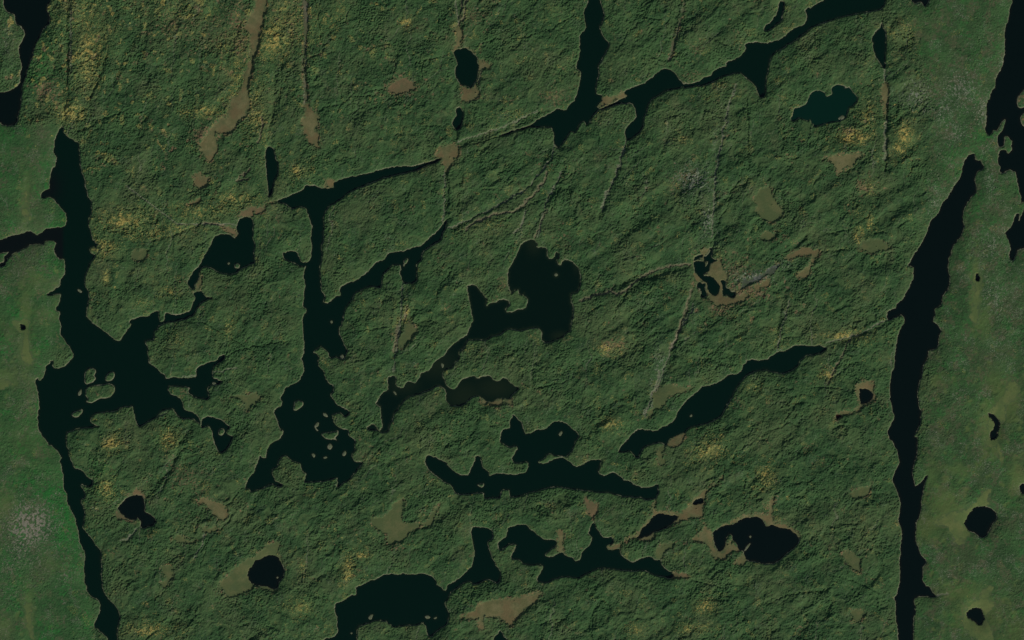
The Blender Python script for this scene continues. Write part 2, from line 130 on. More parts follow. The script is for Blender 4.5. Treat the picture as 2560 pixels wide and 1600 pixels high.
# cover | name | label | outlines (several separated by /)
BOGS = """
tan|peat_bog|long tan bog winding down from the top edge at the upper left|A1 2300,250 B1 0,40 20,-190 110,-190 110,0 90,120 60,280 30,350 20,500 0,520 A1 2390,560 2385,720 2350,800 2350,900 2370,960 2340,1080 2290,1130 2210,1220 2150,1270 2090,1260 2030,1245 2040,1300 2060,1360 2060,1420 2020,1500 A2 1990,20 A1 1930,1480 1890,1380 1920,1290 2000,1210 2060,1140 2140,1090 2160,1040 2180,920 2240,900 2290,800 2310,700 2350,600 2370,520 2360,400 2340,300
tan|peat_bog|small cup shaped tan bog below the long winding bog|A2 1830,130 1880,120 1920,150 1975,170 1960,230 1910,275 1860,270 1835,210
tan|peat_bog|little slanted tan clearing below the cup shaped bog|A2 1780,420 1830,380 1895,350 1890,400 1850,425
tan|peat_bog|tan leaf shaped bog above the T-shaped lake|B1 445,990 490,970 520,1030 540,1060 590,1050 590,1150 585,1250 605,1390 590,1400 550,1390 490,1320 450,1250 415,1130 450,1100 455,1040
strip|valley_meadow|narrow tan valley strip leading south into the leaf shaped bog|B1 440,-190 480,-190 485,150 495,250 480,380 465,500 458,600 472,720 490,850 485,970 460,960 455,850 440,720 430,620 445,480 455,370 445,260
rust|peat_bog|oval rust brown bog in the upper centre forest|B1 1250,820 1300,770 1380,735 1450,750 1510,800 1520,840 1460,870 1370,890 1290,880 1255,860
tan|reed_bed|tan reed beds around the kidney shaped pond|B1 1870,260 1930,250 1945,330 1950,440 2010,455 2060,500 2030,480 1970,445 1900,465 1870,490 1870,430 1900,350 / B1 2085,560 2150,560 2210,600 2210,650 2130,660 2110,720 2090,780 2110,850 2100,910 2020,970 1985,960 1935,955 1945,880 1945,790 2030,830 2090,740 2100,640
tan|peat_bog|tan bog fan at the right tip of the T-shaped lake|B1 1740,1380 1850,1360 1920,1390 1925,1440 1890,1512 B2 1890,20 1850,60 1800,100 1775,50 1750,0 B1 1740,1500 1700,1480 1720,1420
tan|reed_bed|tan reed point on the north shore of the T-shaped lake|B2 600,256 650,235 660,180 740,190 736,262 660,266
rust|reed_bed|rust brown reeds between the teardrop lake and the T-shaped lake|A2 2255,545 2255,510 2290,480 2350,445 2419,445 B2 0,455 60,440 80,410 200,385 140,415 90,430 80,480 50,505 0,505 A2 2400,500 2390,540 2330,535 / A2 2100,620 2170,640 2250,680 2240,735 2180,700
olive|meadow|olive clearing in the yellow forest left of the teardrop lake|A2 1245,870 1330,840 1390,850 1390,900 1330,960 1250,930
tan|reed_bed|brown reeds on the neck below the teardrop lake|A2 1890,1090 1915,1110 1900,1180 1890,1240 1830,1245 1850,1190
olive|meadow|pale olive meadow right of the small wedge lake|A3 2180,720 2300,700 2419,690 B3 40,720 30,760 A3 2419,790 2370,830 2330,860 2300,780 2260,740
olive|meadow|tan comma shaped meadow between the T-shaped and brown lakes|B3 1400,50 1450,30 1500,60 1515,120 1470,190 1430,230 1390,280 1340,240 1350,180 1380,130
tan|peat_bog|brown bog on the south shore of the brown tinged lake|B3 2110,725 2150,745 2190,770 2240,765 2300,745 2380,750 2419,760 2419,810 2340,790 2280,830 2200,790 2130,790
olive|meadow|large olive meadow with dark tree clumps, north of the bottom lake|B4 1090,350 1200,340 1270,270 1330,200 1400,190 1390,300 1390,400 1500,410 1620,380 1680,280 1740,220 1720,300 1650,430 1560,440 1480,490 1400,560 1300,610 1220,600 1240,520 1180,500 1110,430
tan|peat_bog|large brown bog right of the wide bottom lake|B4 1900,1320 1980,1260 2060,1220 2110,1170 2200,1130 2419,1110 C4 150,1080 280,1060 250,1120 180,1180 100,1250 30,1330 0,1370 B4 2400,1380 2300,1310 2190,1290 2150,1290 2160,1400 2120,1430 2080,1380 2100,1310 2000,1320
olive|peat_bog|olive and rust bog wrapped round the left of the round black pond|A4 2070,990 2120,930 2200,850 2280,770 2350,740 2419,730 B4 0,720 50,660 120,600 200,580 230,620 210,690 240,740 275,840 230,790 100,800 0,900 A4 2400,990 2370,1040 2270,1080 2180,1100 2110,1060 / B4 -20,990 60,990 110,1000 190,1025 185,1060 150,1060 100,1035 0,1010
tan|peat_bog|curved tan bog in the lower left forest|A4 1860,190 1950,170 2060,210 2140,260 2165,320 2130,380 2060,360 2000,300 1940,240 1880,230
olive|meadow|small olive clearing right of the hooked black pond|A4 1600,560 1700,520 1800,560 1860,570 1800,600 1730,605 1660,570
olive|meadow|faint olive clearing left of a straight pale track in the lower left|A4 1880,440 1960,440 2060,430 2040,480 1940,490
olive|meadow|olive hook shaped clearing left of the round black pond|A4 1530,820 1600,800 1640,850 1640,900 1590,1000 1560,1010 1510,970 1570,930 1530,880
rust|reed_bed|rust brown reeds at the corners of the hooked black pond|A4 1210,150 1300,85 1350,110 1378,175 1345,160 1280,155 / A4 1085,290 1110,275 1170,330 1220,365 1275,375 1260,405 1180,375 1110,365
rust|peat_bog|rust coloured fan bog feeding the top of the branching lake|C4 690,150 720,190 810,210 815,280 790,310 775,370 755,370 720,320 690,260
tan|peat_bog|tan bog neck in the middle of the branching lake's north shore|C4 420,480 490,480 495,560 480,640 490,690 520,730 480,700 440,705 420,660 415,600 425,540
tan|peat_bog|wide tan bog reaching round the leaf shaped pond|C4 1310,370 1350,180 1365,190 1345,270 1420,300 1560,310 1660,260 1700,200 1760,130 1830,90 1900,50 1950,0 C3 2000,1460 C4 1970,20 1900,70 1840,130 1820,220 1810,250 1810,330 1790,360 1680,370 1580,400 1490,435 1420,430 1350,420 / C4 895,650 900,620 980,620 1080,560 1180,510 1230,430 1300,370 1340,430 1250,510 1345,490 1340,540 1300,580 1200,560 1150,555 1040,615 1010,652 960,668
tan|peat_bog|tan bog filling the notch of the notched black lake|C4 1810,400 1850,440 1880,480 1900,540 1920,620 1955,665 1990,650 2010,600 2080,575 2130,640 2180,665 2080,680 2060,710 2000,745 1900,730 1870,650 1840,600 1750,580 1690,570 1720,530 1800,480 / C4 2130,740 2200,700 2230,755 2150,810 2110,780
tan|reed_bed|tan reed fringe over the north shore of the notched black lake|C4 1900,500 1990,430 2100,370 2200,330 2300,310 2419,320 D4 0,200 60,150 40,280 50,390 160,400 210,440 300,520 290,560 240,510 110,465 0,450 C4 2370,390 2310,360 2240,365 2120,415 1950,470
olive|peat_bog|olive bog on the north shore of the branching lake's tail|C4 1350,690 1420,600 1540,580 1530,630 1450,680 1420,750 1400,760 1350,735
rust|reed_bed|rust coloured reeds at the eastern tip of the branching lake|C4 1500,925 1530,875 1620,870 1670,915 1600,925
olive|meadow|arrow shaped olive meadow above the long slanting lake|C3 1380,640 1480,610 1620,620 1720,640 1600,690 1490,720 1450,790 1390,840 1340,800 1330,720 / C3 1290,850 1350,830 1310,920 1280,910
tan|reed_bed|tan reed bed on the south shore of the long slanting lake|C3 1470,1150 1560,1085 1640,1060 1625,1130 1540,1200 1480,1200
olive|meadow|olive clearing south of the long slanting lake's reed bed|C3 1380,1200 1440,1180 1430,1260 1450,1370 1390,1370 1370,1260
olive|meadow|large round olive meadow in the right centre forest|C2 2280,360 2350,280 2419,240 D2 50,330 90,420 145,480 130,540 80,580 0,590 C2 2320,520 2300,440
olive|meadow|small olive meadow just south of the large round one|C2 2330,720 2370,690 2419,680 D2 80,680 75,740 0,760 C2 2350,750
tan|peat_bog|tan bog surrounding the coiled pool|Q 555,600 680,560 700,420 760,340 830,290 960,280 1000,360 1010,480 1110,600 1130,680 1100,790 1050,780 1010,880 1020,1000 1020,1110 1130,1130 1250,1170 1400,1120 1500,1050 1630,1050 1600,1200 1450,1290 1300,1300 1180,1350 1080,1370 960,1350 870,1420 780,1350 760,1260 660,1200 640,1130 620,1050 595,950 590,850 520,800 430,840 330,920 320,700 345,600 400,600 600,700 700,800 650,600 / Q 350,310 500,240 570,210 500,170 480,100 620,20 690,30 690,100 600,200 580,300 650,330 600,450 560,340 500,315
tan|peat_bog|smooth brown bog tongue right of the coiled pool's bog|Q 1730,900 1900,820 2100,690 2200,700 2120,850 1960,970 1850,1010 1740,970
grey|dead_wood|grey belt of dead trees slanting up from the coiled pool's bog|Q 1400,1000 1480,860 1450,760 1560,700 1650,740 1800,650 2000,550 2200,430 2350,380 2300,500 2150,640 1900,740 1750,830 1600,900
tan|peat_bog|hooked tan bog right of the dead trees|D2 140,930 230,870 330,825 490,855 460,930 420,1000 380,1090 320,1130 270,1090 330,1040 400,960 400,910 300,920 200,938
tan|peat_bog|slanted tan bog under the green blue lake|D1 480,1512 600,1470 830,1440 910,1450 880,1512 D2 840,0 790,60 720,90 660,150 640,80 600,20
olive|meadow|olive clearing in the eastern forest above the long right hand lake's bend|D2 840,800 960,740 1080,760 1170,840 1120,850 1000,880 880,850
tan|peat_bog|tan bog ring around the D-shaped pool|D3 835,600 960,570 1000,610 1000,680 1020,740 970,790 900,820 860,860 760,890 700,920 640,945 620,910 700,860 850,820 830,700
olive|meadow|olive clearing in the lower right forest|D4 690,690 740,660 860,720 870,800 880,880 830,860 740,790
olive|meadow|smallest olive clearing near the bottom right of the forest|D4 790,1230 910,1220 920,1260 850,1340 790,1290
olive|meadow|wedge shaped olive clearing left of the long right hand lake's lower reach|D4 760,120 850,80 980,50 940,140 870,180 800,160
meadow|meadow|yellow green meadow left of the larger round corner pond|D4 1560,400 1700,310 1850,280 1950,210 2050,90 2110,90 2080,200 2140,240 2000,250 1860,410 1910,500 1850,600 1760,600 1700,460 1620,450
meadow|meadow|yellow green meadow around the small corner pond|D4 1880,1210 1990,1100 2050,1010 2120,1010 2080,1120 2150,1180 2070,1280 2110,1400 2140,1650 1850,1400 1820,1330
meadow|meadow|yellow green meadow around the sea horse pond|D3 2080,870 2180,740 2230,690 2280,570 2380,640 2340,760 2250,820 2250,930 2190,990 2190,1200 2220,1320 2200,1370 2150,1200 2050,1210 2040,1150 2090,1100 2060,1000 2080,900
meadow|meadow|narrow green meadow strip with a tiny oval pool|D2 1930,1080 1990,1060 2020,1120 2010,1300 1990,1512 D3 1960,60 D2 1900,1512 1940,1350 1950,1200
meadow|meadow|T-shaped green meadow with a tiny round pool at the left|A3 110,30 180,0 290,0 270,90 290,280 310,420 210,410 210,250 215,130 170,100
meadow|meadow|square light green meadow at the left edge|A3 -190,590 80,550 130,590 120,620 20,650 -190,660
meadow|meadow|small triangular green meadow at the upper left|A2 205,470 235,430 240,300 265,290 260,420 290,510 300,570 240,530 210,510
meadow|meadow|slim green meadow strip in the lower left corner|A4 240,1160 290,1150 300,1280 325,1500 290,1490 240,1330
tan|valley_meadow|tan valley floor below the spindle shaped pond|D1 1060,880 1100,780 1130,830 1135,920 1125,1050 1120,1150 1105,1150 1085,980
strip|valley_meadow|pale grassy cleft dropping to the diagonal chain lake|C1 1600,-190 1635,-190 1635,0 1630,90 1595,200 1560,330 1540,450 1520,520 1475,570 1480,500 1495,420 1540,360 1560,270 1600,130 1610,60
tan|reed_bed|tan reed spit between the forked lake and the diagonal chain lake|C1 805,1005 835,970 850,915 1000,900 1060,865 1095,910 1000,945 950,980 860,1005 830,1025
"""
# soft cover patches: kind, x, y, rx, ry, amount   (sheet F)
BLOBS = """
M 2180,1240,46,26,1 M 2230,1190,30,40,.9 M 2340,1010,24,60,.9 M 2375,950,26,40,1 M 2350,905,20,30,.6 M 2190,900,40,14,.6 M 2180,790,24,24,.6 M 2305,700,9,60,1 M 2320,760,16,30,.7 M 2405,1130,20,34,.9 M 2270,1400,60,18,.7 M 2310,1455,50,40,.8 M 2400,1490,26,30,.6 M 2140,1330,30,12,.4 M 2200,1130,14,40,.5 M 2260,1110,40,12,.6
M 62,470,9,50,.8 M 62,720,12,46,1 M 62,830,14,50,.8 M 15,890,24,18,1 M 15,1190,18,26,.8 M 100,740,30,12,.5 M 40,780,40,20,.4 M 60,1040,40,40,.3 M 68,1440,9,46,1 M 120,1330,20,14,.5 M 10,1480,20,20,.6 M 85,665,22,18,.7
Y 205,130,32,75,.9 Y 165,265,34,24,1 Y 215,100,60,80,.6 Y 190,30,60,40,.6 Y 560,200,40,80,.6 Y 680,60,80,60,.6 Y 600,250,40,100,.55 Y 560,120,60,60,.5 Y 450,20,80,40,.45 Y 300,520,90,34,.7 Y 480,500,110,26,.6 Y 640,400,40,60,.4 Y 185,60,25,40,.5 Y 480,40,55,30,.35 Y 645,95,60,50,.8 Y 800,30,22,35,.5 Y 960,55,16,14,.9 Y 480,265,50,18,.8 Y 610,285,28,50,.7 Y 560,470,60,22,.7 Y 510,500,40,18,.5
Y 290,525,45,26,.9 Y 350,550,60,20,.7 Y 420,535,60,15,.6 Y 245,585,40,26,.8 Y 252,655,10,22,1 Y 395,690,30,14,.7 Y 340,715,25,16,.5 Y 705,405,24,16,.9 Y 495,385,18,18,.5 Y 350,230,30,14,.4
Y 2140,320,22,28,1 Y 2125,350,20,16,.9 Y 2050,270,26,40,.7 Y 2015,325,42,18,1 Y 2075,130,20,14,.6 Y 2140,80,30,50,.5 Y 1610,330,16,9,.8 Y 1670,230,12,10,.6 Y 2055,525,10,30,.8 Y 2030,555,14,20,1 Y 2030,500,26,20,.5
Y 1440,1000,26,18,.9 Y 1675,1062,36,26,1 Y 1640,1090,20,20,.4 Y 1958,885,18,12,.9 Y 1780,915,30,14,.6 Y 1812,1130,22,26,1 Y 1435,825,24,16,.8 Y 1412,870,14,16,.6 Y 265,1048,24,20,1 Y 400,1035,22,26,.9
Y 250,1150,24,32,.8 Y 820,1345,16,34,1 Y 855,1312,20,10,.8 Y 710,1435,34,26,.7 Y 715,1340,8,20,.7 Y 1665,1435,28,22,.8 Y 1640,1485,50,14,.7 Y 1500,1485,30,18,.6 Y 345,1488,60,18,.8 Y 960,735,8,18,.9
Y 540,775,14,22,.8 Y 2000,792,60,12,.8 Y 1820,780,26,12,.5 Y 1290,420,30,12,.3 Y 1570,650,18,9,.6 Y 1210,270,50,14,.5 Y 1150,530,50,16,.5 Y 620,320,22,22,.6 Y 1845,810,40,18,.5 Y 1420,265,16,10,.5 Y 1280,615,12,9,.5
Y 1410,950,14,14,.5 Y 760,1080,18,12,.4 Y 1010,1085,18,12,.4 Y 130,40,20,30,.5 Y 150,220,14,30,.4 Y 1130,640,24,10,.4 Y 1740,745,30,10,.4 Y 1450,310,14,10,.4 Y 940,310,24,12,.5 Y 1300,20,30,14,.4 Y 1850,20,26,12,.4
Y 2120,1240,16,12,.6 Y 2050,1260,12,10,.6 Y 420,800,30,22,.5 Y 545,770,10,20,.6 Y 1840,190,20,12,.5 Y 1700,200,18,14,.5 Y 1850,230,14,10,.5 Y 2055,440,18,26,.6 Y 2110,80,20,18,.6 Y 1520,1430,14,10,.5 Y 1345,1250,14,10,.4
O 560,45,40,40,.5 O 950,205,30,22,.6 O 1310,230,40,20,.4 O 110,215,24,26,.6 O 690,60,20,60,.4 O 1130,40,40,20,.4 O 410,60,60,60,.35 O 480,320,30,20,.6 O 490,345,20,14,.6 O 440,1130,50,30,.4 O 1640,180,40,12,.4 O 1360,400,20,16,.3
O 1440,815,24,14,.6 O 1330,560,34,16,.3 O 2040,445,20,18,.6 O 2000,310,22,12,.5 O 940,1290,24,14,.4 O 1620,420,30,24,.4 O 570,100,16,30,.6 O 500,90,40,50,.3 O 300,950,30,20,.2 O 860,1080,30,20,.3 O 740,1060,20,12,.4
R 1640,425,46,44,.8 R 1775,655,60,20,.8 R 1850,625,40,16,.6 O 1760,690,50,20,.7 O 1740,640,40,30,.5 O 1700,730,30,20,.6 R 1670,520,16,50,.8 R 1690,560,12,30,.6 R 1560,860,22,60,.6 R 1540,920,8,40,.6 R 1380,860,50,22,.3 R 2165,225,44,36,.8 R 2190,260,40,20,.5 R 1225,1180,30,20,.3 R 1690,330,10,80,.5 R 1720,290,8,50,.5
R 2180,1230,14,30,.7 R 2160,1210,40,20,.4 R 1520,715,26,12,.5 R 1840,830,24,12,.5 R 1640,730,10,40,.5 R 490,1110,60,30,.3 R 840,545,50,30,.3 R 920,560,18,12,.5 R 1270,330,16,30,.4 R 1230,545,10,30,.4 R 1270,545,8,30,.4
R 70,1240,60,60,1.3 R 40,1300,30,60,.75 R 20,1340,30,40,.6 R 90,1330,60,40,.6 R 160,1360,40,30,.6 R 100,620,40,60,.5 R 130,1290,20,14,.6 R 60,560,30,26,.6 R 40,640,50,30,.5 R 2330,90,60,70,.3 R 2270,210,60,60,.7 R 2330,260,40,50,.7 R 2230,260,30,50,.7 R 2370,150,20,40,.6 R 2390,30,14,20,.5 R 2250,310,50,40,.6
R 2340,430,20,60,.6 R 2340,580,40,50,.6 R 2350,700,40,90,.6 R 2230,560,30,40,.3 R 2340,1330,40,60,.4 R 2360,820,50,60,.5 R 2270,950,40,60,.3 R 2320,1100,50,40,.5 R 2250,1050,50,80,.25 R 30,1400,60,60,.5 R 140,1330,40,60,.4 R 60,880,40,60,.4
R 2210,470,24,60,.6 R 2190,560,14,30,.5 R 2270,830,30,30,.4 R 20,90,20,80,.5 R 1690,470,16,40,.5 R 1320,900,40,20,.3
G 95,150,26,40,.9 G 80,185,18,30,.8 G 115,1170,40,30,.9 G 150,1235,28,60,1 G 60,1140,40,20,.5 G 2320,320,36,20,1 G 2240,30,60,40,.3 G 2310,500,20,60,.6 G 2390,330,20,26,.5 G 30,430,60,60,.25 G 130,540,20,14,.7 G 2280,760,40,40,.4
G 1240,1160,20,12,.2 G 490,870,30,14,.3 G 90,1040,40,60,.3 G 245,1110,24,18,.6 G 170,1330,30,60,.5 G 2310,140,40,40,.4 G 2250,380,30,50,.6 G 10,1320,30,60,.3 G 20,20,14,40,.5 G 1500,350,30,20,.2 G 230,1150,30,30,.3 G 640,690,20,20,.2
"""
# line features: kind, width, points.  T tan floor, P pale grass, V dark cleft, S bright bank
LINES = """
T 4 C2 640,1330 800,1275 930,1240 1000,1270 1100,1210 1230,1100 1380,1030 1500,1000 1680,985
P 3 C1 1075,1330 1060,1420 1030,1512 C2 1000,80 950,220 890,330 840,450
T 4 C2 330,120 280,240 200,330 100,430 0,490 B2 2300,500 2100,570 1980,660
T 2.5 C2 340,470 270,600 210,740
P 2.5 C2 130,480 90,620 20,700
T 5 C3 1600,0 1560,130 1500,270
T 4 C2 1700,1230 1640,1400 1620,1512
P 3 C3 1390,480 1370,600 1320,720 1250,900
V 2.5 C3 1600,20 1570,130 1520,290
V 3 B1 910,0 880,90 860,150 820,220
V 3 B1 800,350 700,370 640,440 620,500 540,540 480,570
V 3 B1 590,1060 640,1010 800,980 900,910 1100,905 1180,870
V 3.5 B1 240,590 240,750 210,1020 140,1150 110,1320
V 3 A1 655,330 650,500 630,800 625,1000
V 4 A1 1020,460 960,650 880,880 840,1000
V 2.5 C1 0,370 150,350 350,280 600,130
V 3 C1 1000,460 1100,300 1260,170 1400,180
V 2.5 D1 1075,100 1105,640 1120,1000 1120,1512 D2 1100,100
P 2.5 D1 1100,660 1105,780 1110,1200 1090,1512
V 3 B2 1800,100 1815,300 1810,560
V 3 C2 2200,60 2060,330 2030,450 1930,620 1880,880
V 2 Q 310,360 150,430 0,470
V 3 C2 1260,1100 1180,1190 1100,1240 980,1400 950,1512
V 3 C2 380,320 480,200 560,120
V 3 C2 0,500 180,410 340,350
V 3 B2 2419,530 2300,580 2240,570
P 3 A4 1150,578 1220,540 1300,460
V 3 A4 1080,640 1200,570 1310,450
P 2 A4 1955,490 1900,620 1840,740
V 2.5 A4 1985,500 1900,680
V 3 A4 1660,900 1600,960 1590,1010
V 4 A4 2200,330 2100,440 2050,480 1960,530
V 4 A4 1580,0 1540,80 1450,150
V 4 D2 360,1110 430,960 500,860 760,840
V 3 D2 660,180 700,110 880,70
V 4 D2 780,660 900,560 960,490
V 3.5 D2 640,690 560,700 780,650
V 3 D2 1000,690 1100,680
V 3 D3 440,640 520,635 600,640 700,650
V 3 D3 60,650 150,640 240,650
V 3 C4 250,1120 120,1240 30,1330
V 3 C4 440,1340 540,1250 620,1120
V 3 C4 260,1360 400,1310 480,1310
V 3 C4 1700,940 1800,970 1980,1010
V 3 B3 1700,-5 B3 0,240 80,250 150,190
V 3 B2 0,1200 130,1000 200,900
V 3 A3 2419,240 2250,290 2120,340
V 3 A3 2419,800 2370,850
V 3 A1 850,1150 1000,1110 1130,1080
V 4 A1 1330,1180 1400,1090
V 3 B2 1740,1180 1860,1010
V 3 C3 760,850 860,830 900,800
V 3 C3 240,640 330,620 420,600
V 3 C3 1450,830 1500,720 1600,700
V 3 C3 1320,920 1360,830 1440,840
V 3 C3 2080,1300 2180,1200 2260,1150
V 3.5 B4 1240,600 1260,520
V 4 B4 1450,510 1530,450 1620,440
V 3 D4 0,170 120,90 230,30 400,10
V 3 D4 30,1130 300,1060 560,1040
V 3 D4 750,930 900,990 1040,1060
V 3 D3 150,960 260,790 330,780
V 3 D3 20,1050 200,960 300,1010
V 3 A2 1150,470 1200,460 1300,460
V 5 A2 1450,760 1600,720 1820,640 1900,600
V 3 A2 1400,860 1450,790
V 4 B1 1080,860 1190,840
T 3 C4 770,400 785,470 840,540
P 3 D4 1590,1090 1690,1070
T 3 B1 1935,100 1960,-60
T 3 B1 1900,260 1960,180 1985,0
V 2 B1 1945,270 1960,400 2040,470 2120,550
T 2 B1 2130,650 2100,790
V 2 B1 2030,830 1990,920 1960,1000
V 2 B1 1895,1225 1890,1340
T 3 A2 1930,600 2050,600 2150,640
T 2.5 C2 930,1240 960,1180
T 3 D3 560,600 800,130
T 4 B3 1300,300 1340,60
T 3 B2 1400,1512 1430,1380
T 3.5 B1 20,1350 60,1200 50,1100
T 3 A2 2350,180 2230,200 2360,80
P 2 F 1075,0 1085,60
P 2 F 1052,400 1050,470 1048,545
P 2 F 955,640 945,760 930,880
P 2.5 F 1740,200 1720,250 1705,330 1690,420 1680,560
V 2 F 1765,230 1768,400
P 2.5 F 1640,720 1595,800 1565,880 1540,960
P 2.5 F 1320,310 1300,380 1240,450 1150,500 1060,540
V 2.5 F 158,20 158,180 152,280
P 1.8 F 168,20 168,180
P 2 F 720,0 722,120 718,250
P 2 F 1865,710 1850,760 1835,830
P 2 F 2092,180 2092,380
P 2 F 2100,750 2030,790 1950,810
V 2.5 F 745,0 760,100
P 1.8 F 1480,330 1450,420 1420,500
P 2 F 1270,262 1190,300 1080,335
V 3 F 1120,340 1200,315 1290,290
P 2 F 1330,400 1290,480 1270,560
V 2.5 F 1330,420 1300,500
P 1.8 F 300,440 420,530 560,530
P 2 F 560,870 430,890
V 2.5 F 350,760 480,760 600,830
V 2.5 F 980,150 1070,125 1180,90
V 2.5 F 480,1290 530,1200 640,1080
D 12 F 715,0 718,130 722,260
D 11 F 1085,0 1078,160 1072,330
D 10 F 1605,0 1580,150
D 10 F 1052,400 1050,540
D 11 F 1480,330 1450,420 1418,510
D 13 F 1700,300 1685,430 1690,560 1620,740 1550,930
D 9 F 2090,180 2092,400
D 10 F 160,0 158,150 150,290
D 12 F 1960,812 2060,780 2110,750
D 9 F 650,180 640,340
D 12 F 1070,540 1180,480 1260,430 1310,330
D 12 F 1290,262 1180,310 1050,350
D 11 F 950,640 942,760 925,880
D 12 F 1375,700 1500,660 1640,625
D 10 F 290,1240 400,1110 470,960
D 10 F 1330,400 1280,500 1240,560
D 9 F 1850,700 1830,830
D 9 F 610,0 590,150 550,250
D 10 F 580,1230 650,1070 690,980
"""
# ================================================================ reading the outlines
FR = {'P': (1160, 680, 15.12), 'Q': (1700, 620, 9.45), 'R': (2360, 200, 12.1), 'S': (2360, 325, 12.1), 'F': (0, 0, .945)}
for c_, cx_ in zip('ABCD', (0, 640, 1280, 1920)):
    for r_ in range(4):
        FR[c_ + str(r_ + 1)] = (cx_, r_ * 400, 3.78)

def path(s):
    fx, fy, fs = 0, 0, 1
    out = []
    for t in s.split():
        if ',' in t:
            a, b = t.split(',')
            out.append((fx + float(a) / fs, fy + float(b) / fs))
        else:
            fx, fy, fs = FR[t]
    return np.array(out)

def smooth(p, n=3):                       # Catmull-Rom through the traced points (centripetal-ish damping)
    a, b, c, d = np.roll(p, 1, 0), p, np.roll(p, -1, 0), np.roll(p, -2, 0)
    L = np.linalg.norm(c - b, axis=1)[:, None] + 1e-6
    m1 = (c - a); m2 = (d - b)
    m1 *= .5 * np.minimum(1, 1.6 * L / (np.linalg.norm(m1, axis=1)[:, None] + 1e-6))
    m2 *= .5 * np.minimum(1, 1.6 * L / (np.linalg.norm(m2, axis=1)[:, None] + 1e-6))
    out = []
    for k in range(n):
        t = k / n
        out.append((2*t**3-3*t*t+1)*b + (t**3-2*t*t+t)*m1 + (-2*t**3+3*t*t)*c + (t**3-t*t)*m2)
    return np.stack(out, 1).reshape(-1, 2)

# ================================================================ survey grid (image axes: x right, y down)
G = 1.25
X0, Y0 = -60.0, -60.0
NX, NY = int(2680 / G) + 1, int(1720 / G) + 1
gx = X0 + G * np.arange(NX); gy = Y0 + G * np.arange(NY)
CAP = 16.0

def sdf(poly, cap=CAP):
    """signed distance in px (positive inside), capped"""
    poly = np.clip(poly, -400, 3100)
    inside = np.zeros((NY, NX + 1), np.int32)
    p, q = poly, np.roll(poly, -1, 0)
    D = np.full((NY, NX), cap, np.float32)
    for (x1, y1), (x2, y2) in zip(p, q):
        if y1 != y2:
            lo, hi = (y1, y2) if y1 < y2 else (y2, y1)
            r0 = max(0, int(math.ceil((lo - Y0) / G))); r1 = min(NY - 1, int(math.ceil((hi - Y0) / G)) - 1)
            if r1 >= r0:
                rr = np.arange(r0, r1 + 1)
                xc = x1 + (gy[rr] - y1) * (x2 - x1) / (y2 - y1)
                ci = np.clip(np.ceil((xc - X0) / G).astype(int), 0, NX)
                inside[rr, ci] += 1
        a0 = int((min(x1, x2) - cap - X0) / G); a1 = int((max(x1, x2) + cap - X0) / G) + 2
        b0 = int((min(y1, y2) - cap - Y0) / G); b1 = int((max(y1, y2) + cap - Y0) / G) + 2
        a0, b0 = max(a0, 0), max(b0, 0); a1, b1 = min(a1, NX), min(b1, NY)
        if a1 <= a0 or b1 <= b0: continue
        xx = gx[None, a0:a1]; yy = gy[b0:b1, None]
        dx, dy = x2 - x1, y2 - y1
        l2 = dx * dx + dy * dy + 1e-9
        t = np.clip(((xx - x1) * dx + (yy - y1) * dy) / l2, 0, 1)
        d = np.sqrt((xx - x1 - t * dx) ** 2 + (yy - y1 - t * dy) ** 2)
        w = D[b0:b1, a0:a1]; np.minimum(w, d, out=w)
    ins = (np.cumsum(inside, 1)[:, :NX] % 2).astype(bool)
    return np.where(ins, D, -D)

rng = np.random.default_rng(7)
fy_ = np.fft.fftfreq(NY, G)[:, None]; fx_ = np.fft.rfftfreq(NX, G)[None, :]

def noise(lu, lv=None, ang=0.0, hp=0.0):
    """unit-variance band noise; lu = length along the grain, lv = across; ang = degrees above horizontal"""
    lv = lv or lu
    w = np.fft.rfft2(rng.standard_normal((NY, NX), dtype=np.float32))
    a = math.radians(ang)
    fu = fx_ * math.cos(a) - fy_ * math.sin(a)
    fv = fx_ * math.sin(a) + fy_ * math.cos(a)
    k = (fu * lu) ** 2 + (fv * lv) ** 2
    f = np.exp(-k * 1.2)
    f *= 1 - np.exp(-k * 6)
    w *= f
    n = np.fft.irfft2(w, s=(NY, NX)).astype(np.float32)
    return n / n.std()

def blur(a, s):
    k = np.exp(-2 * (math.pi * s) ** 2 * (fx_ ** 2 + fy_ ** 2))
    return np.fft.irfft2(np.fft.rfft2(a) * k, s=(NY, NX)).astype(np.float32)

XX, YY = np.meshgrid(gx.astype(np.float32), gy.astype(np.float32))
def warp(a, wx, wy):
    ix = np.clip(np.rint((XX + wx - X0) / G), 0, NX - 1).astype(np.int32)
    iy = np.clip(np.rint((YY + wy - Y0) / G), 0, NY - 1).astype(np.int32)
    return a[iy, ix]
def sstep(a, b, x):
    t = np.clip((x - a) / (b - a), 0, 1)
    return t * t * (3 - 2 * t)

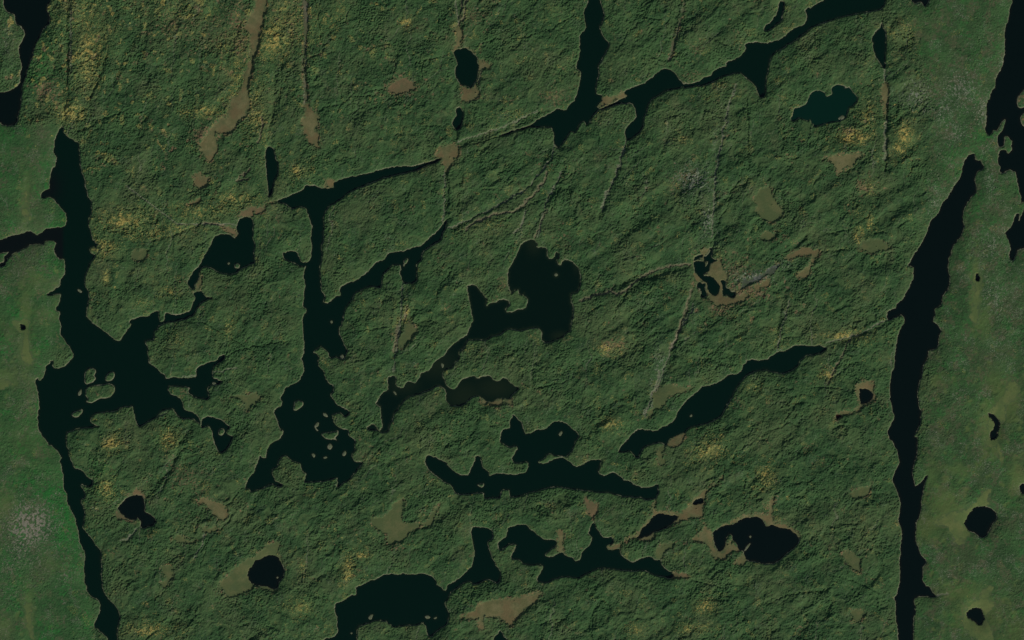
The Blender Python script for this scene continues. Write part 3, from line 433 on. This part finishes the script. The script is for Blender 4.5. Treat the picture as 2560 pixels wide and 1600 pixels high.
# ---------------------------------------------------------------- water, islands, bogs
rough = (noise(22) * .9 + noise(9) * .7 + noise(4) * .45).astype(np.float32)
lakes = [r.split('|') for r in LAKES.strip().splitlines()]
sd = np.full((NY, NX), CAP, np.float32)                    # >0 on land
lake_d = np.full((NY, NX), -CAP, np.float32)
lake_id = np.full((NY, NX), -1, np.int16)
for i, (tint, lab, pts) in enumerate(lakes):
    s = sdf(smooth(path(pts))) + (.9 if i >= 17 else .2)
    b = s > lake_d
    lake_id[b & (s > -6)] = i
    lake_d[b] = s[b]
amp = .75 * sstep(-CAP, -1, -np.abs(lake_d))
sd = -(lake_d + rough * .75)
isles = [r.split('|') for r in ISLES.strip().splitlines()]
isle_id = np.full((NY, NX), -1, np.int16)
isl_d = np.full((NY, NX), -CAP, np.float32)
for i, (k, lab, pts) in enumerate(isles):
    s = sdf(smooth(path(pts)), 10.0) + (.1 if k == 'rock' else .2)
    isle_id[(s > -2.0) & (s > isl_d)] = i
    isl_d = np.maximum(isl_d, s)
isl_d += rough * .25
sd = np.maximum(sd, isl_d)
bogs = [r.split('|') for r in BOGS.strip().splitlines()]
bog_id = np.full((NY, NX), -1, np.int16)
bog_d = np.full((NY, NX), -CAP, np.float32)
for i, (k, nm, lab, pts) in enumerate(bogs):
    for part in pts.split('/'):
        s = sdf(smooth(path(part)), 12.0)
        bog_id[(s > -3) & (s > bog_d)] = i
        bog_d = np.maximum(bog_d, s)
bog_r = bog_d + rough * 1.6 + noise(3) * .8
# small tree clumps left standing in the meadows
clump = noise(10) + .5 * noise(5)
bog_r = np.where(clump > 3.4, np.minimum(bog_r, (3.4 - clump) * 6 + .5), bog_r)
bog_id[(isle_id >= 0) & (isl_d > -1)] = -1
bogm = sstep(-.6, .9, bog_r) * (bog_id >= 0)

# ---------------------------------------------------------------- regions of different woodland
west = np.maximum(sdf(path('F -80,293 150,293 160,400 175,800 110,870 92,1000 150,1060 200,1300 240,1600 -80,1600'), 60), -60)
east = np.maximum(sdf(path('F 2150,-80 2145,60 2185,200 2205,290 2185,420 2205,520 2165,640 2200,900 2160,1200 2160,1600 2700,1600 2700,-80'), 60), -60)
nw = sdf(path('F -80,-80 155,-80 150,290 -80,290'), 60)
wst = sstep(-8, 8, west + rough * 3); est = sstep(-14, 14, east + rough * 5); nwst = sstep(-5, 5, nw + rough * 2)
smoothland = np.maximum(wst, est)
# the top left is coarser and more broken
tl = np.clip(1 - (XX * .55 + YY) / 900, 0, 1) * (1 - smoothland)

# ---------------------------------------------------------------- line features
LT = np.zeros((NY, NX), np.float32); LP = LT.copy(); LV = LT.copy(); LD = LT.copy()
for r in LINES.strip().splitlines():
    k, w, rest = r.split(' ', 2)
    p = path(rest); w = float(w)
    A = {'T': LT, 'P': LP, 'V': LV, 'S': LP, 'D': LD}[k]
    t = np.linspace(0, 1, 7)[:-1]
    for (x1, y1), (x2, y2) in zip(p[:-1], p[1:]):
        m = 45 if k == 'D' else 14
        a0, a1 = max(0, int((min(x1, x2) - m - X0) / G)), min(NX, int((max(x1, x2) + m - X0) / G) + 2)
        b0, b1 = max(0, int((min(y1, y2) - m - Y0) / G)), min(NY, int((max(y1, y2) + m - Y0) / G) + 2)
        if a1 <= a0 or b1 <= b0: continue
        ro = rough[b0:b1, a0:a1]
        xx = gx[None, a0:a1] + ro * 1.2; yy = gy[b0:b1, None] + ro * 1.0
        dx, dy = x2 - x1, y2 - y1
        tt = np.clip(((xx - x1) * dx + (yy - y1) * dy) / (dx * dx + dy * dy + 1e-9), 0, 1)
        d = np.sqrt((xx - x1 - tt * dx) ** 2 + (yy - y1 - tt * dy) ** 2)
        v = np.exp(-(d / (w * .75)) ** 2)
        A[b0:b1, a0:a1] = np.maximum(A[b0:b1, a0:a1], v)

# straight fractures in the bedrock, seen as faint pale grooves and dark clefts
mid0 = 1 - smoothland
kx, ky = noise(45) * 3 + noise(14) * 1.2, noise(45) * 3 + noise(14) * 1.2
for lu_, lv_, an_, th_ in ((240, 4.5, 84, 2.0), (200, 4.5, 72, 2.3), (180, 4.5, 36, 2.2)):
    q = warp(noise(lu_, lv_, an_), kx, ky)
    LP = np.maximum(LP, .55 * mid0 * sstep(th_ + .1, th_ + 1.2, q))
    LV = np.maximum(LV, .7 * mid0 * sstep(th_, th_ + 1.1, -q))

# ---------------------------------------------------------------- cover: yellow, orange, rock, green
n60, n25, n12, n6 = noise(60), noise(25), noise(12), noise(6)
CV = {k: np.zeros((NY, NX), np.float32) for k in 'YORGM'}
toks = BLOBS.split()
for k, v in zip(toks[::2], toks[1::2]):
    x, y, rx, ry, a = [float(q) for q in v.split(',')]
    x, y, rx, ry = x / .945, y / .945, rx / .945 * 1.15, ry / .945 * 1.15
    m = 2.6
    a0, a1 = max(0, int((x - m * rx - X0) / G)), min(NX, int((x + m * rx - X0) / G))
    b0, b1 = max(0, int((y - m * ry - Y0) / G)), min(NY, int((y + m * ry - Y0) / G))
    if a1 <= a0 or b1 <= b0: continue
    e = ((gx[None, a0:a1] - x) / rx) ** 2 + ((gy[b0:b1, None] - y) / ry) ** 2
    e = e * (1 + .35 * n25[b0:b1, a0:a1]) + .25 * n12[b0:b1, a0:a1] * e
    v = a * np.exp(-np.maximum(e, 0) * .9)
    A = CV[k][b0:b1, a0:a1]
    np.maximum(A, v, out=A)
brk = .5 + .5 * sstep(-1.0, 1.0, n12 + .6 * n6 + .4 * n25)
CV['Y'] *= brk
CV['R'] *= .4 + .75 * sstep(-.7, 1.0, n6 + .8 * n12 + .4 * n25)
CV['G'] *= .45 + .6 * sstep(-.9, .9, n12 + .6 * n25)
CV['O'] = np.maximum(CV['O'], .6 * (1 - smoothland) * sstep(-11, 0, bog_d) * (.4 + .6 * sstep(-.5, 1.2, n25)))
mid = (1 - smoothland)
# scattered light background amounts
n40 = noise(40, 26, 35)
CV['Y'] = np.maximum(CV['Y'], mid * (.36 + .4 * tl) * sstep(.9, 2.1, n25 + .5 * n12 + .35 * n60))
CV['O'] = np.maximum(CV['O'], mid * (.32 + .3 * tl) * sstep(.9, 2.3, n60 * .6 + noise(20) * .8))
CV['R'] = np.maximum(CV['R'], mid * .34 * sstep(.5, 2.2, n40 + .5 * noise(14, 8, 50)))
CV['R'] = np.maximum(CV['R'], est * .46 * sstep(-.1, 1.8, noise(45) + .6 * noise(14)))
CV['R'] = np.maximum(CV['R'], wst * .52 * sstep(.2, 1.8, noise(45) + .6 * noise(14)))
CV['O'] = np.maximum(CV['O'], est * .62 * sstep(-.1, 1.3, noise(38) + .5 * noise(12)))
CV['Y'] = np.maximum(CV['Y'], smoothland * .28 * sstep(1.0, 2.0, noise(30)))
CV['O'] = np.maximum(CV['O'], wst * .5 * sstep(.3, 1.6, noise(42) + .5 * noise(12)))
CV['G'] = np.maximum(CV['G'], smoothland * .42 * sstep(.2, 1.8, noise(70) + .6 * noise(25)))

# ---------------------------------------------------------------- relief
land = (sd > 0).astype(np.float32)
near = np.clip((blur(land, 14) - .5) * 2, 0, 1)
far = np.clip((blur(land, 34) - .35) / .65, 0, 1)
wx, wy = noise(50) * 9 + noise(20) * 3, noise(50) * 9 + noise(20) * 3
def crease(n): return 1.0 - np.abs(n) * 1.25
east_w = sstep(500, 1900, XX + .6 * YY)
def mix(a, b, w): return a * (1 - w) + b * w
turn = noise(240)                                        # the grain of the rock swings about
r1 = mix(noise(110, 60, 65), noise(150, 60, 30), east_w)
t_ = sstep(-.8, .8, turn)
r2 = mix(mix(noise(60, 30, 75), noise(80, 30, 25), east_w), mix(noise(60, 40, 40), noise(70, 34, 50), east_w), t_)
r3 = mix(mix(noise(30, 16, 70), noise(36, 15, 22), east_w), mix(noise(28, 20, 40), noise(30, 18, 55), east_w), t_)
r2 = warp(r2, wx, wy); r3 = warp(r3, wx * .7, wy * .7)
r4 = warp(mix(noise(15, 9, 50), noise(18, 8, 35), east_w), wx * .4, wy * .4)
r5 = mix(noise(8, 5, 55), noise(9, 5, 38), east_w)
s2 = np.tanh(2.2 * (r2 + .3 * r3))                     # benches with steep edges
c3 = -np.abs(r3 + .25 * r4)                            # fine gullies
ruf = sstep(-.7, 1.5, warp(noise(100), wx, wy) + .5 * noise(40))        # some ground is broken, some is smooth
sw = np.clip(east_w + sstep(700, 1300, YY) * .7, 0, 1)
LR = mix(noise(260, 40, 66), noise(230, 30, 36), sw)
LR2 = warp(mix(noise(90, 26, 60), noise(85, 24, 34), sw), wx * .9, wy * .9)
relief = 11 * r1 + 3.4 * r2 - 4 * np.abs(LR) + 2 * LR - (.5 + .7 * ruf) * np.abs(LR2) + .5 * LR2 + 3.0 * warp(noise(34), wx, wy) + (1.0 + 2.6 * ruf * sw) * s2 + (.8 + (1.4 + 1.6 * sw) * ruf) * c3 + (.3 + (.8 + 1.0 * sw) * ruf) * r3 + (.35 + (.7 + .4 * sw) * ruf) * r4 + (.3 + .7 * ruf) * r5
cg = mix(1.0, .16, smoothland)                          # little relief in the outer strips
calm = 1 - .95 * blur(bogm, 3)
relief *= .82
H = 5 * near + 34 * far + far * (relief * cg) * (.25 + .75 * calm)
H = H - 24 * LD * far - 16 * LV * far * 1.0 - 7 * LT - 3 * LP
edge = np.maximum(sd, 0)
ground = 1.0 + .55 * np.minimum(edge, 5) + near * np.maximum(H * .9, 1.0)
# bogs sit low and flat
lowbog = blur(np.maximum(H, 0) * bogm, 12) / (blur(bogm, 12) + .02)
bg_ = mix(np.maximum(bogm * .6, blur(bogm, 2.0)), blur(bogm, 7), smoothland) * (sd > .5)
ground = ground * (1 - bg_) + (1.0 + near * np.maximum(lowbog * mix(.8, .97, smoothland), 0)) * bg_
ground += rough * .25
# canopy: crowns as real bumps
g1 = blur(rng.standard_normal((NY, NX)).astype(np.float32), .75); g1 /= g1.std()
g2 = noise(5); g3 = noise(7)
open_ = np.clip(LT * 1.0 + LP * .8 + .55 * CV['O'] + .5 * CV['R'], 0, 1)
tall = mix(10.5, 4.0, smoothland) * (1 - .75 * open_) * (1 + .18 * n12)
tall = tall * (1 + .18 * LV) * (1 - .9 * smoothland * sstep(-10, -1, bog_d))
cano = tall * sstep(1.2, 2.9, sd + rough * .35) * (1 - bogm)
heath = np.maximum(CV['M'], 0) + 0 * XX
heath = np.maximum(heath, .0) ; h0_ = sstep(.9, 1.9, warp(noise(46, 24, 35), wx, wy) + .35 * n12) * (1 - smoothland) * (1 - tl)
heath = np.maximum(h0_, heath)
tex = (g1 * 1.9 + g2 * 1.5 + g3 * 1.2 + noise(3.2) * 1.9) * (1 + .5 * tl) * (.6 + .55 * ruf) * (1 - .7 * heath)
cano *= 1 - .45 * heath
cano = cano + tex * mix(1.0, .75, smoothland) * np.clip(cano / 6, 0, 1) + g1 * .12 + g1 * .25 * open_
rockm = (isle_id >= 0) & np.array([k[0] == 'rock' for k in isles] + [False])[isle_id]
cano = np.where(rockm, g1 * .5 + 1.2, cano)
Z = ground + cano
Z = np.where(sd < 0, -1.2 * np.minimum(-sd, 12) - .15, Z).astype(np.float32)
tz = sstep(0, 1.0, sd)
Z = np.where(sd > 0, Z * tz + .05, Z)

# ================================================================ materials
def mat(name):
    m = bpy.data.materials.new(name); m.use_nodes = True
    nt = m.node_tree
    return m, nt, nt.nodes['Principled BSDF']
def nd(nt, t, **kw):
    n = nt.nodes.new(t)
    for k, v in kw.items(): setattr(n, k, v)
    return n
def tex_noise(nt, size, detail=3, off=0.0, rough_=.6, stretch=None):
    co = nd(nt, 'ShaderNodeTexCoord'); mp = nd(nt, 'ShaderNodeMapping')
    s = 1.0 / size
    mp.inputs['Scale'].default_value = (s, s, s) if not stretch else (s * stretch, s, s)
    mp.inputs['Location'].default_value = (off, off * 1.7, 0)
    if stretch: mp.inputs['Rotation'].default_value = (0, 0, math.radians(-35))
    n = nd(nt, 'ShaderNodeTexNoise')
    n.inputs['Scale'].default_value = 1; n.inputs['Detail'].default_value = detail; n.inputs['Roughness'].default_value = rough_
    nt.links.new(co.outputs['Object'], mp.inputs[0]); nt.links.new(mp.outputs[0], n.inputs['Vector'])
    return n.outputs['Fac']
def ramp(nt, fac, lo, hi):
    m = nd(nt, 'ShaderNodeMapRange', interpolation_type='SMOOTHSTEP')
    nt.links.new(fac, m.inputs[0])
    for i_, v in ((1, lo), (2, hi)):
        if isinstance(v, (int, float)): m.inputs[i_].default_value = v
        else: nt.links.new(v, m.inputs[i_])
    return m.outputs[0]
def mixc(nt, fac, a, b):
    m = nd(nt, 'ShaderNodeMix', data_type='RGBA')
    for sk, v in ((m.inputs[0], fac), (m.inputs[6], a), (m.inputs[7], b)):
        if isinstance(v, tuple): sk.default_value = (*v, 1)
        elif isinstance(v, (int, float)): sk.default_value = v
        else: nt.links.new(v, sk)
    return m.outputs[2]
def math_(nt, op, a, b):
    m = nd(nt, 'ShaderNodeMath', operation=op)
    for i_, v in ((0, a), (1, b)):
        if isinstance(v, (int, float)): m.inputs[i_].default_value = v
        else: nt.links.new(v, m.inputs[i_])
    return m.outputs[0]
def attr(nt, name):
    a = nd(nt, 'ShaderNodeAttribute', attribute_name=name)
    s = nd(nt, 'ShaderNodeSeparateColor')
    nt.links.new(a.outputs['Color'], s.inputs[0])
    return s.outputs[0], s.outputs[1], s.outputs[2], a.outputs['Alpha']

def land_material(name, dark, lite, alt, meadow=(.066, .110, .038), yellow=(.42, .32, .085), orange=(.17, .115, .06), rock=(.25, .25, .195), green=(.035, .12, .03), tan=(.17, .14, .085)):
    """leaf and needle cover; the 'cover' attribute says how many trees are yellow / thin / on bare rock / broadleaf"""
    m, nt, b = mat(name)
    Y, O, R, Gn = attr(nt, 'cover')
    T, P, W, _ = attr(nt, 'floor')
    base = mixc(nt, ramp(nt, tex_noise(nt, 260, 5), .36, .66), dark, lite)
    base = mixc(nt, math_(nt, 'MULTIPLY', ramp(nt, tex_noise(nt, 620, 4, 3.3), .45, .68), .7), base, alt)
    base = mixc(nt, math_(nt, 'MULTIPLY', ramp(nt, tex_noise(nt, 13, 2, 9.1), .42, .7), .5), base, lite)
    base = mixc(nt, math_(nt, 'MULTIPLY', ramp(nt, tex_noise(nt, 17, 2, 21.1), .5, .72), .55), base, dark)
    base = mixc(nt, math_(nt, 'MULTIPLY', ramp(nt, tex_noise(nt, 7, 1, 31.1), .5, .75), .4), base, (.11, .13, .07))
    base = mixc(nt, math_(nt, 'MULTIPLY', ramp(nt, tex_noise(nt, 8, 1, 41.1), .48, .72), .5), base, (.016, .034, .016))
    base = mixc(nt, math_(nt, 'MULTIPLY', ramp(nt, tex_noise(nt, 330, 5, 13.3, .7), .54, .72), .6), base, (.092, .112, .048))
    gf = ramp(nt, math_(nt, 'ADD', tex_noise(nt, 30, 4, 5.2), math_(nt, 'MULTIPLY', Gn, .38)), .52, .86)
    base = mixc(nt, gf, base, green)
    of = ramp(nt, math_(nt, 'ADD', tex_noise(nt, 26, 4, 1.2), math_(nt, 'MULTIPLY', O, .45)), .60, .92)
    base = mixc(nt, math_(nt, 'MULTIPLY', of, math_(nt, 'MINIMUM', math_(nt, 'MULTIPLY', O, 5), 1)), base, orange)
    yf = ramp(nt, math_(nt, 'ADD', tex_noise(nt, 10, 3, 7.7, .75), math_(nt, 'MULTIPLY', Y, .27)), .62, .78)
    yellow = mixc(nt, ramp(nt, tex_noise(nt, 140, 3, 6.1), .42, .6), yellow, (.27, .27, .08))
    base = mixc(nt, math_(nt, 'MULTIPLY', ramp(nt, Y, .5, .9), .7), base, (.20, .17, .058))
    base = mixc(nt, math_(nt, 'MULTIPLY', yf, math_(nt, 'MINIMUM', math_(nt, 'MULTIPLY', Y, 4), .95)), base, yellow)
    rf = ramp(nt, math_(nt, 'ADD', tex_noise(nt, 11, 4, 2.9, .7), math_(nt, 'MULTIPLY', R, .27)), .62, .86)
    base = mixc(nt, math_(nt, 'MULTIPLY', rf, math_(nt, 'MINIMUM', math_(nt, 'MULTIPLY', R, 4), .9)), base, rock)
    base = mixc(nt, math_(nt, 'MULTIPLY', W, .55), base, meadow)
    base = mixc(nt, math_(nt, 'MULTIPLY', T, .75), base, tan)
    base = mixc(nt, math_(nt, 'MULTIPLY', P, .6), base, (.21, .20, .14))
    nt.links.new(base, b.inputs['Base Color'])
    b.inputs['Roughness'].default_value = .9
    b.inputs['Specular IOR Level'].default_value = .12
    return m
M_forest = land_material('conifer_forest', (.021, .059, .020), (.050, .106, .034), (.080, .106, .040))
M_west = land_material('young_woodland', (.024, .074, .022), (.046, .116, .034), (.074, .090, .040), meadow=(.095, .140, .042), rock=(.22, .195, .145), orange=(.080, .092, .045), green=(.022, .125, .025))
M_east = land_material('lichen_woodland', (.027, .064, .021), (.048, .112, .034), (.062, .078, .033), meadow=(.105, .145, .040), rock=(.30, .29, .21), orange=(.074, .086, .040))

def ground_material(name, a, b_, c, s1=90, s2=14):
    m, nt, b = mat(name)
    base = mixc(nt, ramp(nt, tex_noise(nt, s1, 4, 4.4), .38, .62), a, b_)
    base = mixc(nt, math_(nt, 'MULTIPLY', ramp(nt, tex_noise(nt, 230, 5, 8.8), .44, .6), .9), base, c)
    base = mixc(nt, math_(nt, 'MULTIPLY', ramp(nt, tex_noise(nt, s2, 3, 1.4), .45, .75), .35), base, (.05, .07, .028))
    ed, md, _, _ = attr(nt, 'edge')
    base = mixc(nt, math_(nt, 'MULTIPLY', ramp(nt, math_(nt, 'ADD', tex_noise(nt, 22, 4, 2.4), math_(nt, 'MULTIPLY', ed, .5)), .55, .95), .8), base, (.058, .092, .038))
    base = mixc(nt, math_(nt, 'MULTIPLY', ramp(nt, tex_noise(nt, 120, 4, 6.4), .5, .7), math_(nt, 'MULTIPLY', md, .5)), base, (.075, .10, .042))
    nt.links.new(base, b.inputs['Base Color'])
    b.inputs['Roughness'].default_value = .95
    b.inputs['Specular IOR Level'].default_value = .1
    return m
GM = {
    'tan': ground_material('bog_tan', (.125, .122, .050), (.165, .150, .066), (.150, .116, .052)),
    'rust': ground_material('bog_rust', (.150, .112, .055), (.18, .125, .062), (.125, .105, .05)),
    'olive': ground_material('meadow_olive', (.090, .112, .042), (.118, .126, .050), (.078, .106, .040)),
    'meadow': ground_material('meadow_green', (.105, .142, .045), (.130, .155, .052), (.088, .130, .042)),
    'strip': ground_material('valley_grass', (.125, .115, .070), (.17, .15, .10), (.10, .10, .05)),
    'grey': ground_material('dead_wood_grey', (.050, .064, .048), (.13, .135, .115), (.06, .075, .045), 30, 12),
    'shore': ground_material('shore_rock', (.13, .145, .08), (.18, .18, .11), (.10, .12, .06), 60, 20),
    'islet': ground_material('islet_rock', (.10, .12, .065), (.20, .20, .13), (.08, .10, .045), 20, 9),
    'ground': ground_material('ground_soil', (.035, .07, .028), (.05, .09, .032), (.06, .08, .03), 300, 40),
}
def water_material(name, deep, bed):
    m, nt, b = mat(name)
    sh, murk, _, _ = attr(nt, 'depth')
    c = mixc(nt, math_(nt, 'MULTIPLY', murk, .9), deep, (.0035, .0055, .005))
    c = mixc(nt, math_(nt, 'MULTIPLY', sh, .5), c, bed)
    nt.links.new(c, b.inputs['Base Color'])
    b.inputs['Roughness'].default_value = .12
    b.inputs['IOR'].default_value = 1.33
    bp = nd(nt, 'ShaderNodeBump'); bp.inputs['Strength'].default_value = .04; bp.inputs['Distance'].default_value = 1
    nt.links.new(tex_noise(nt, 9, 2), bp.inputs['Height']); nt.links.new(bp.outputs[0], b.inputs['Normal'])
    return m
WM = {
    'teal': water_material('water_teal', (.0008, .0100, .0052), (.012, .014, .006)),
    'black': water_material('water_black', (.0016, .0060, .0044), (.014, .010, .005)),
    'brown': water_material('water_brown', (.0014, .0090, .0046), (.028, .038, .015)),
    'green': water_material('water_green', (.0014, .0180, .0100), (.010, .020, .010)),
    'rust': water_material('water_rust', (.020, .006, .004), (.03, .01, .006)),
}

# ================================================================ turning cells into meshes
def link(o, **props):
    scene.collection.objects.link(o)
    for k, v in props.items():
        if v is not None: o[k] = v
    return o
def grid_mesh(name, cells, gxs, gys, Zs, material, attrs=None, org=(0, 0, 0), smooth_=True):
    ny, nx = cells.shape
    jj, ii = np.nonzero(cells)
    W = nx + 1
    v00 = jj * W + ii
    quad = np.stack([v00 + W, v00 + W + 1, v00 + 1, v00], 1)          # upward normals (y is flipped)
    use = np.zeros((ny + 1) * W, bool); use[quad.ravel()] = True
    idx = np.cumsum(use) - 1
    vid = np.nonzero(use)[0]
    vj, vi = vid // W, vid % W
    co = np.empty((len(vid), 3), np.float32)
    co[:, 0] = (gxs[vi] - 1280) * MPP - org[0]; co[:, 1] = (800 - gys[vj]) * MPP - org[1]; co[:, 2] = Zs[vj, vi] - org[2]
    me = bpy.data.meshes.new(name)
    me.vertices.add(len(vid)); me.vertices.foreach_set('co', co.ravel())
    nq = len(quad)
    me.loops.add(nq * 4); me.loops.foreach_set('vertex_index', idx[quad].ravel().astype(np.int32))
    me.polygons.add(nq); me.polygons.foreach_set('loop_start', np.arange(0, nq * 4, 4, dtype=np.int32))
    me.update(calc_edges=True)
    if smooth_: me.polygons.foreach_set('use_smooth', np.ones(nq, bool))
    for an, chans in (attrs or {}).items():
        a = me.attributes.new(an, 'FLOAT_COLOR', 'POINT')
        arr = np.stack([c[vj, vi] for c in chans], 1).astype(np.float32)
        a.data.foreach_set('color', arr.ravel())
    me.materials.append(material)
    o = bpy.data.objects.new(name, me); o.location = org
    return o

def cellmax(a): return np.maximum(np.maximum(a[:-1, :-1], a[1:, :-1]), np.maximum(a[:-1, 1:], a[1:, 1:]))
def cellavg(a): return (a[:-1, :-1] + a[1:, :-1] + a[:-1, 1:] + a[1:, 1:]) * .25
csd = cellmax(sd); asd = cellavg(sd)
visible = csd > -3.0
cid_isle = isle_id[:-1, :-1]
cell_isle = np.where((isl_d[:-1, :-1] > -2.2) & (lake_d[:-1, :-1] > -1), cid_isle, -1)
cell_bog = np.where((cellavg(bog_r) > .1) & (bog_id[:-1, :-1] >= 0) & (cell_isle < 0) & (asd > .2), bog_id[:-1, :-1], -1)
shore = (asd < 1.25) & (cell_isle < 0) & (cell_bog < 0)
rest = visible & (cell_isle < 0) & (cell_bog < 0) & ~shore
wc, ec = cellavg(wst) > .5, cellavg(est) > .5
one = np.ones((NY, NX), np.float32)
EDGE = (1 - sstep(-1, 6, bog_d + rough * 2)).astype(np.float32)
ATT = {'cover': (CV['Y'], CV['O'], CV['R'], CV['G']), 'floor': (LT, LP, np.clip(heath * 1.3, 0, 1), one)}

link(grid_mesh('forest', rest & ~wc & ~ec, gx, gy, Z, M_forest, ATT), kind='stuff', category='forest',
     label='dense dark green conifer forest with yellowing trees over ridged ground, filling the middle between the outer strips')
link(grid_mesh('young_woodland', rest & wc, gx, gy, Z, M_west, ATT), kind='stuff', category='woodland',
     label='smoother light green young woodland along the left edge beside the largest lake')
link(grid_mesh('open_woodland', rest & ec, gx, gy, Z, M_east, ATT), kind='stuff', category='woodland',
     label='open green brown woodland flecked with pale rock along the right edge')
link(grid_mesh('shore', visible & shore, gx, gy, Z, GM['shore'], ATT), kind='structure')

for i, (k, nm, lab, pts) in enumerate(bogs):
    c = (cell_bog == i) & visible
    if not c.any(): continue
    j0, j1 = np.nonzero(c.any(1))[0][[0, -1]]; i0, i1 = np.nonzero(c.any(0))[0][[0, -1]]
    sl = (slice(j0, j1 + 1), slice(i0, i1 + 1)); sv = (slice(j0, j1 + 2), slice(i0, i1 + 2))
    link(grid_mesh(nm, c[sl], gx[sv[1]], gy[sv[0]], Z[sv], GM[k], {'edge': (EDGE[sv], one[sv], one[sv], one[sv])}), kind='structure', label=lab)

for i, (k, lab, pts) in enumerate(isles):
    c = (cell_isle == i) & visible
    if not c.any(): print('LOST', lab); continue
    j0, j1 = np.nonzero(c.any(1))[0][[0, -1]]; i0, i1 = np.nonzero(c.any(0))[0][[0, -1]]
    sl = (slice(j0, j1 + 1), slice(i0, i1 + 1)); sv = (slice(j0, j1 + 2), slice(i0, i1 + 2))
    cx, cy = (gx[(i0 + i1) // 2] - 1280) * MPP, (800 - gy[(j0 + j1) // 2]) * MPP
    if k == 'rock':
        link(grid_mesh('rock', c[sl], gx[sv[1]], gy[sv[0]], Z[sv], GM['islet'], None, (cx, cy, 0)), label=lab, category='rock')
    else:
        e = bpy.data.objects.new('island', None); e.location = (cx, cy, 0)
        link(e, label=lab, category='island')
        rim = c & (asd < 1.9)
        for nm, cc, mm in (('rocky_shore', rim, GM['shore']), ('tree_canopy', c & ~rim, M_forest)):
            if not cc.any(): continue
            o = grid_mesh(nm, cc[sl], gx[sv[1]], gy[sv[0]], Z[sv], mm, {a: tuple(q[sv] for q in b) for a, b in ATT.items()}, (cx, cy, 0))
            link(o); o.parent = e; o.location = (0, 0, 0)

# ---------------------------------------------------------------- lakes: level sheets tucked under their banks
K = 2
wy_, wx_ = gy[::K], gx[::K]
sdw, lidw = sd[::K, ::K], lake_id[::K, ::K]
murk = np.maximum(np.exp(-(((XX - 122) / 30) ** 2 + ((YY - 468) / 45) ** 2)), sstep(158, 166, 320 - XX) * (YY > 555) * (YY < 700) * (XX < 163))
murk = murk[::K, ::K].astype(np.float32)
shal = np.exp(-np.maximum(-sdw, 0) / 2.4).astype(np.float32)
for q in ((1335, 605, 20, 30), (1440, 650, 8, 30), (1250, 722, 26, 12), (1180, 690, 14, 5), (1090, 910, 50, 40), (1010, 960, 40, 25), (1160, 990, 55, 40), (1240, 970, 60, 30), (1400, 840, 22, 12)):
    shal = np.maximum(shal, .55 * np.exp(-(((XX[::K, ::K] - q[0]) / q[2]) ** 2 + ((YY[::K, ::K] - q[1]) / q[3]) ** 2)) * (lidw == 6))
Zw = np.zeros_like(sdw)
for i, (tint, lab, pts) in enumerate(lakes):
    c = (lidw[:-1, :-1] == i) & (-cellmax(-sdw) < 1.2)
    if not c.any(): print('LOST', lab); continue
    link(grid_mesh('lake' if i < 17 and i not in (12, 13) else 'pond', c, wx_, wy_, Zw, WM[tint], {'depth': (shal, murk, shal, shal)}), kind='structure', label=lab)

# ---------------------------------------------------------------- the country all round, out to the horizon
a = np.concatenate([-np.geomspace(60000, 7, 90)[:-1] + X0, np.arange(X0, 2621, 60.0), 2620 + np.geomspace(7, 60000, 90)[1:]])
b = np.concatenate([-np.geomspace(60000, 7, 90)[:-1] + Y0, np.arange(Y0, 1661, 60.0), 1660 + np.geomspace(7, 60000, 90)[1:]])
AX, BY = np.meshgrid(a, b)
out = np.maximum(np.maximum(X0 - AX, AX - 2620), np.maximum(Y0 - BY, BY - 1660))
hz = 22 + 18 * np.sin(AX / 83 + 2 * np.sin(BY / 190)) * np.cos(BY / 61 + np.sin(AX / 140)) + 10 * np.sin(AX / 29 + BY / 37)
zz = np.where(out < -1, -22.0, np.where(out < 3, -3.0, np.clip(out / 60, 0, 1) * hz + 2))
link(grid_mesh('ground', np.ones((len(b) - 1, len(a) - 1), bool), a, b, zz, GM['ground']), kind='structure')
